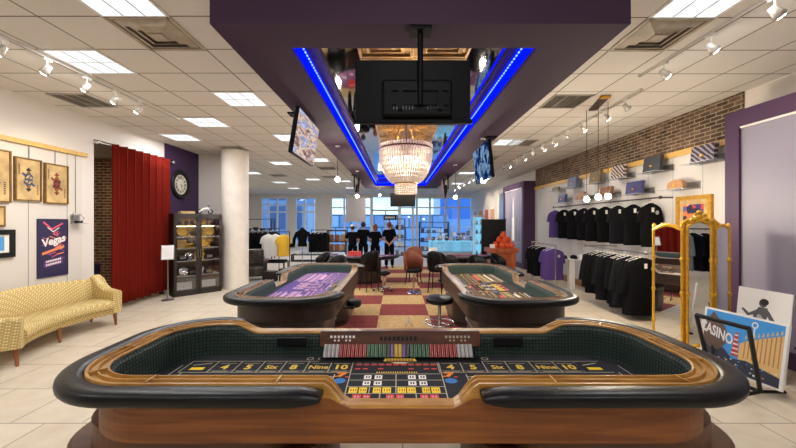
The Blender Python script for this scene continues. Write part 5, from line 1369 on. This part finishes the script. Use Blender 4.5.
# round rack of black tops near the left windows
def floor_rack(x, y, w, zb, lb, rz=0, mtl='black'):
    t = thing('clothes_rack', lb, 'clothes rack', (x, y, 0), rz)
    MB().cyl((-w/2, 0, zb), (w/2, 0, zb), .014, mtl, 8).build('bar', t)
    for s in (-1, 1): MB().cyl((s*w/2, 0, 0), (s*w/2, 0, zb), .014, mtl, 8).build('upright', t); MB().cyl((s*w/2, -.25, .015), (s*w/2, .25, .015), .014, mtl, 8).build('foot', t)
floor_rack(-4.62, 12.0, 1.0, 1.52, 'black floor rack of dark tops next to the round column')
for i in range(5): garment(('black_cloth', 'black_cloth', 'black_cloth', 'black_cloth', 'charcoal_cloth')[i], 'dark top on the rack next to the column, %s from the left' % ORD[i], (-5.0+i*.17, 11.98-.01*i, 1.51), .5, .24, .74, .25, group='dark tops on the rack by the column', seed=60+i)
floor_rack(-4.05, 11.6, .85, 1.42, 'black floor rack holding white and yellow t-shirts')
for i, (x, c, lb) in enumerate(((-4.32, 'white_cloth', 'white t-shirt on the far left rack, left one'), (-4.1, 'white_cloth', 'white t-shirt on the far left rack, right one'), (-3.84, 'yellow_cloth', 'yellow t-shirt on the far left rack'))):
    garment(c, lb, (x, 11.56+.03*i, 1.41), .25 if i < 2 else .8, .22, .72, .22, group='pale t-shirts on the far left rack', seed=70+i)
t = thing('display_table', 'low dark display table under the white t-shirts', 'table', (-4.15, 11.55, 0))
MB().bx(-.45, .45, -.25, .25, .4, .44, 'espresso').build('top', t)
for sx in (-1, 1):
    for sy in (-1, 1): MB().bx(sx*.42-.02, sx*.42+.02, sy*.22-.02, sy*.22+.02, 0, .4, 'espresso').build('leg', t)
for i, c in enumerate(('print_red', 'black_cloth', 'charcoal_cloth')):
    m = MB().bx(-.13, .13, -.14, .14, 0, .05, c); 
    tag(m.build('folded_shirt', loc=(-4.45+i*.3, 11.55, .44), bevel=.015), ('folded red shirt', 'folded black shirt', 'folded charcoal shirt')[i]+' on the low dark display table', 'folded shirt')
t = thing('dress_form', 'black dressed torso form on a thin stand beside the far left windows', 'mannequin', (-3.5, 12.7, 0))
MB().loft([ring(.17, .11, .85), ring(.15, .1, 1.05), ring(.2, .13, 1.28), ring(.2, .1, 1.4), ring(.06, .06, 1.5), ring(.05, .05, 1.54)], 'black_cloth').build('torso', t)
for s in (-1, 1): MB().tube([(s*.19, 0, 1.38), (s*.3, 0, 1.12), (s*.33, .03, .9)], [.06, .065, .055], 'black_cloth', 10).build('sleeve', t)
MB().cyl((0, 0, .0), (0, 0, .85), .014, 'steel', 8).lathe([(0, .02), (.16, .015), (.17, 0), (0, 0)], 'steel', seg=20).build('stand', t)
floor_rack(-2.95, 13.0, .6, 1.45, 'thin black floor rack of black tops right of the torso form')
for i in range(4): garment('black_cloth', 'black top on the thin rack beside the torso form, %s from the left' % ORD[i], (-3.16+i*.14, 12.98, 1.44), 1.1, .24, .72, .24, group='black tops on the thin rack', seed=80+i)
t = thing('shoe_bench', 'low black shelf unit with small pale items under the far left windows', 'shelf', (-3.7, 15.4, 0))
MB().bx(-1.0, 1.0, -.2, .2, .0, .05, 'black').bx(-1.0, 1.0, -.2, .2, .28, .32, 'black').bx(-1, -.97, -.2, .2, 0, .32, 'black').bx(.97, 1, -.2, .2, 0, .32, 'black').build('case', t)
for i in range(6):
    tag(MB().box((0, 0, .07), (.18, .14, .14), 'white_plastic').build('gift_box', loc=(-4.4+i*.28, 15.35, .32)), 'small white box on the low black window shelf, %s from the left' % ORD[i], 'box', 'white boxes on the low black shelf')
t = thing('brown_rack', 'dark shelf rack of brown goods left of the white-capped person', 'rack', (-2.55, 14.6, 0))
MB().bx(-.4, .4, -.2, .2, 1.36, 1.42, 'dark_wood').bx(-.4, -.36, -.2, .2, 0, 1.36, 'dark_wood').bx(.36, .4, -.2, .2, 0, 1.36, 'dark_wood').bx(-.4, .4, -.2, .2, .5, .54, 'dark_wood').bx(-.4, .4, -.2, .2, .9, .94, 'dark_wood').build('case', t)
for r in range(2):
    for i in range(3): tag(MB().box((0, 0, .14), (.2, .2, .28), ('bag_brown', 'leg_wood', 'bag_tan')[i]).build('leather_box', loc=(-2.8+i*.25, 14.55, .54+.4*r), bevel=.02), 'brown leather box on the %s shelf of the brown goods rack, %s' % (('lower', 'upper')[r], ('left', 'middle', 'right')[i]), 'box')
# dark patterned armchair right of the column
m_bag('chair_pattern', rgb(34, 28, 26), rgb(86, 70, 54), 9, 'n')
t = thing('patterned_armchair', 'dark patterned armchair right of the column base', 'armchair', (-4.4, 10.5, 0), .4)
MB().box((0, 0, .27), (.62, .6, .3), 'chair_pattern').build('seat', t, bevel=.05); MB().box((0, .27, .58), (.64, .16, .66), 'chair_pattern').build('backrest', t, bevel=.06)
for s in (-1, 1): MB().box((s*.33, 0, .4), (.14, .6, .44), 'chair_pattern').build('armrest', t, bevel=.05)
for s in (-1, 1):
    for q in (-1, 1): MB().cyl((.27*s, .24*q, .14), (.28*s, .25*q, 0), .025, 'espresso', 8).build('leg', t)
for i, (x, y, z, w) in enumerate(((-3.75, 10.2, .28, .34), (-3.35, 10.3, .34, .3), (-3.2, 9.9, .26, .3))):
    tag(MB().box((0, 0, z/2), (w, .28, z), 'black').box((0, 0, z+.01), (w*1.04, .3, .02), 'espresso').build('storage_box', loc=(x, y, 0)), 'low black storage box between the armchair and the purple table, %s' % ('left', 'middle', 'front')[i], 'box')
# orange counter, kiosk and bags
t = thing('orange_counter', 'reddish striped wood counter topped with orange bags on the right', 'counter', (3.36, 11.2, 0))
MB().bx(-.38, .38, -.3, .3, 0, .78, 'orange_wood').build('base', t); MB().bx(-.46, .46, -.36, .36, .78, .92, 'orange_wood').build('top', t)
random.seed(4)
mat('bag_orange', rgb(226, 84, 34), .5)
sp = [(-.2, 0, 0), (-.02, -.1, 0), (.16, 0, 0), (.3, -.05, 0), (-.1, .12, 0), (.1, .14, 0), (-.08, 0, .17), (.1, -.02, .17), (.22, .05, .16), (.05, .0, .33)]
for i, (x, y, z) in enumerate(sp):
    o = thing('orange_pouch', 'orange pouch in the heap on the striped counter, %s' % ('topmost' if i == 9 else (ORD[i-6]+' of the middle layer' if i > 5 else ORD[i]+' of the bottom layer')), 'pouch', (3.38+x, 11.2+y, .92+z), random.uniform(-.5, .5), 'orange pouches on the counter')
    MB().loft([ring(.05, .04, 0, 12), ring(.1, .07, .04, 12), ring(.095, .065, .11, 12), ring(.05, .035, .16, 12), ring(.065, .045, .19, 12)], 'bag_orange').build('sack', o)
    MB().tube([(.045*math.cos(k*PI/5), .033*math.sin(k*PI/5), .16) for k in range(10)], .008, 'print_red', 6, True).build('drawstring', o)
tag(MB().box((0, 0, .06), (.14, .1, .12), 'white_plastic').build('gift_box', loc=(3.02, 11.0, .92)), 'small white box at the left end of the orange counter', 'box')
t = thing('black_kiosk', 'tall black display panel behind the orange counter', 'kiosk', (3.38, 12.15, 0))
MB().bx(-.42, .42, -.06, .06, .05, 1.82, 'black').build('panel', t); MB().bx(-.45, .45, -.2, .2, 0, .05, 'black').build('foot', t); MB().bx(-.44, .44, -.07, .07, 1.82, 1.85, 'board_frame').build('cap_rail', t)
t = thing('lit_tower', 'glowing light blue display tower left of the black panel', 'display case', (3.15, 13.4, 0))
MB().bx(-.2, .2, -.2, .2, 0, .12, 'white_metal').bx(-.2, .2, -.2, .2, 1.94, 2.0, 'white_metal').build('case', t)
for x in (-.19, .19):
    for y in (-.19, .19): MB().bx(x-.012, x+.012, y-.012, y+.012, .12, 1.94, 'white_metal').build('post', t)
MB().bx(-.17, .17, .15, .17, .12, 1.94, 'cyan_glow').build('light_panel', t)
for z in (.5, .9, 1.3, 1.65): MB().bx(-.18, .18, -.18, .15, z, z+.012, 'acrylic_edge').build('shelf', t)
random.seed(21)
for j, z in enumerate((.512, .912, 1.312, 1.662)):
    for i in range(2):
        tag(MB().lathe([(0, 0), (.035, 0), (.04, .08), (.015, .12), (.015, .16), (0, .165)], ('steel', 'white_plastic', 'bag_navy')[(i+j) % 3], seg=12).build('gift_bottle', loc=(3.07+i*.16, 13.35, z)), '%s bottle in the glowing blue tower, %s shelf %s' % (('silver', 'white', 'navy')[(i+j) % 3], ('lowest', 'second', 'third', 'top')[j], ('left', 'right')[i]), 'bottle')
t = thing('glass_counter', 'long glass counter lit light blue in front of the storefront', 'display counter', (2.75, 16.2, 0))
MB().bx(-1.25, 1.15, -.3, .3, 0, .35, 'grey_panel').build('base', t); MB().bx(-1.25, 1.15, .26, .3, .35, .85, 'cyan_glow').build('light_panel', t); MB().bx(-1.25, 1.15, -.3, -.29, .35, .85, 'acrylic').build('front_pane', t); MB().bx(-1.27, 1.17, -.32, .32, .85, .88, 'cyan_glow').build('top', t)
random.seed(31)
for i in range(14):
    w = random.uniform(.08, .16); hh = random.uniform(.12, .36)
    tag(MB().box((0, 0, hh*.5), (w, .12, hh), random.choice(('white_plastic', 'steel', 'bag_navy', 'black', 'print_pink'))).box((0, -.061, hh*.6), (w*.7, .004, hh*.3), 'print_white').build('boxed_gift', loc=(1.65+i*.165, 16.2, .88)), 'boxed gift on the blue-lit counter, %s' % (ORD[i]+' from the left' if i < 12 else ('second from the right', 'rightmost')[i-12]), 'box', 'boxed gifts on the blue-lit counter')
def shelf_unit(x, y, w, H, n, lb, mtl, items, grp, ilb):
    t = thing('shelf_unit', lb, 'shelf unit', (x, y, 0))
    f = MB()
    for s in (-1, 1):
        for q in (-1, 1): f.bx(s*w/2-.02, s*w/2+.02, q*.18-.02, q*.18+.02, 0, H, mtl)
    f.bx(-w/2, w/2, -.2, .2, H-.03, H, mtl); f.build('frame', t)
    for j in range(n):
        z = .25+j*(H-.35)/n; MB().bx(-w/2, w/2, -.18, .18, z, z+.02, mtl).build('shelf', t)
        for i in range(items):
            xx = -w/2+w*(i+.5)/items; hh = random.uniform(.12, .24)
            tag(MB().box((0, 0, hh/2), (w/items*.6, .16, hh), random.choice(('white_plastic', 'grey_cloth', 'bag_navy', 'black', 'bag_blue', 'print_pink'))).build('boxed_gift', loc=(x+xx, y-.04, z+.02), bevel=.008), '%s, %s shelf up, %s from left' % (ilb, ORD[j], ORD[i]), 'box', grp)
shelf_unit(1.9, 18.0, 1.5, 1.75, 3, 'black framed shelf unit of gifts behind the blue-lit counter', 'black', 5, 'gifts on the black framed shelf unit', 'gift box on the black framed shelf unit')
shelf_unit(-.02, 15.5, .7, 1.9, 4, 'tall narrow black shelf rack right of the four people', 'black', 3, 'gifts on the narrow black rack', 'item on the narrow black rack')
shelf_unit(3.4, 18.5, 1.0, 1.5, 3, 'white shelf unit of gifts far back on the right', 'white_metal', 4, 'gifts on the white shelf unit', 'gift box on the far white shelf unit')
shelf_unit(-6.6, 16.5, 1.3, 1.9, 3, 'dark shelf unit in front of the left windows', 'black', 4, 'gifts on the dark window shelf unit', 'box on the dark left window shelf unit')
t = thing('lit_sign', 'dark sign board with pale lettering above the storefront door', 'sign', (-.42, 19.5, 1.87))
MB().bx(-.37, .37, -.04, .04, 0, .27, 'black').build('board', t); m = MB()
for i in range(8): m.bx(-.28+i*.07, -.23+i*.07, -.05, -.04, .08, .19, 'print_white')
m.build('lettering_bar', t)
# pictures on the far right wall
mat('pic_tan', rgb(206, 150, 96), .6); mat('pic_red', rgb(196, 92, 60), .6)
for i, (ya, yb, mt) in enumerate(((18.0, 18.9, 'pic_tan'), (19.2, 20.1, 'pic_red'), (20.4, 21.6, 'pic_tan'), (22.0, 23.0, 'grey_panel'))):
    framed('wall_picture', 'framed print on the far right wall, %s from the camera' % ORD[i], 'picture', ya, yb, 1.75, 2.5, 'white_metal', mt, .05, .03, XR, -1, group='prints on the far right wall')
t = thing('mirror_panel', 'tall silvery panel leaning on the right wall beyond the purple frame', 'mirror', (4.75, 15.6, 0), .0)
MB().box((0, 0, 1.55), (.03, .9, 3.0), 'steel').build('plate', t); MB().box((0, 0, .05), (.3, 1.0, .1), 'steel').build('base', t)
floor_rack(3.8, .6, 1.3, 1.6, 'added unseen floor rack of dark tops for the gold mirror to reflect')  # unseen rack, added to give the gold mirror something dark to reflect
for i in range(6): garment('black_cloth' if i % 3 else 'grey_cloth', 'added unseen dark top for the gold mirror to reflect, %s on its rack' % ORD[i], (3.32+i*.19, .6, 1.59), .9, .26, .8, .4, group='added dark tops for the gold mirror to reflect', seed=90+i)
# ================================================================== LIGHT, CAMERA
W_ = bpy.data.worlds.new('World'); S.world = W_; W_.use_nodes = True
bg = W_.node_tree.nodes['Background']
tcw = W_.node_tree.nodes.new('ShaderNodeTexCoord'); sw_ = W_.node_tree.nodes.new('ShaderNodeSeparateXYZ'); rw = W_.node_tree.nodes.new('ShaderNodeValToRGB')
rw.color_ramp.elements[0].position = .0; rw.color_ramp.elements[0].color = rgb(200, 228, 244); rw.color_ramp.elements[1].position = .16; rw.color_ramp.elements[1].color = rgb(104, 162, 226)
W_.node_tree.links.new(tcw.outputs['Generated'], sw_.inputs[0]); W_.node_tree.links.new(sw_.outputs['Z'], rw.inputs[0]); W_.node_tree.links.new(rw.outputs[0], bg.inputs[0]); bg.inputs[1].default_value = 1.4
cam = bpy.data.cameras.new('Camera'); co = bpy.data.objects.new('Camera', cam); COL.objects.link(co)
co.location = (0, 0, CZ); co.rotation_euler = (PI/2, 0, 0); cam.sensor_fit = 'HORIZONTAL'; cam.sensor_width = 36; cam.lens = 36*F/796; cam.shift_y = -2/796; cam.shift_x = .5/796; cam.clip_start = .05
S.camera = co
S.view_settings.view_transform = 'Standard'; S.view_settings.look = 'None'; S.view_settings.gamma = 1; S.view_settings.use_curve_mapping = False
S.view_settings.exposure = 1.0
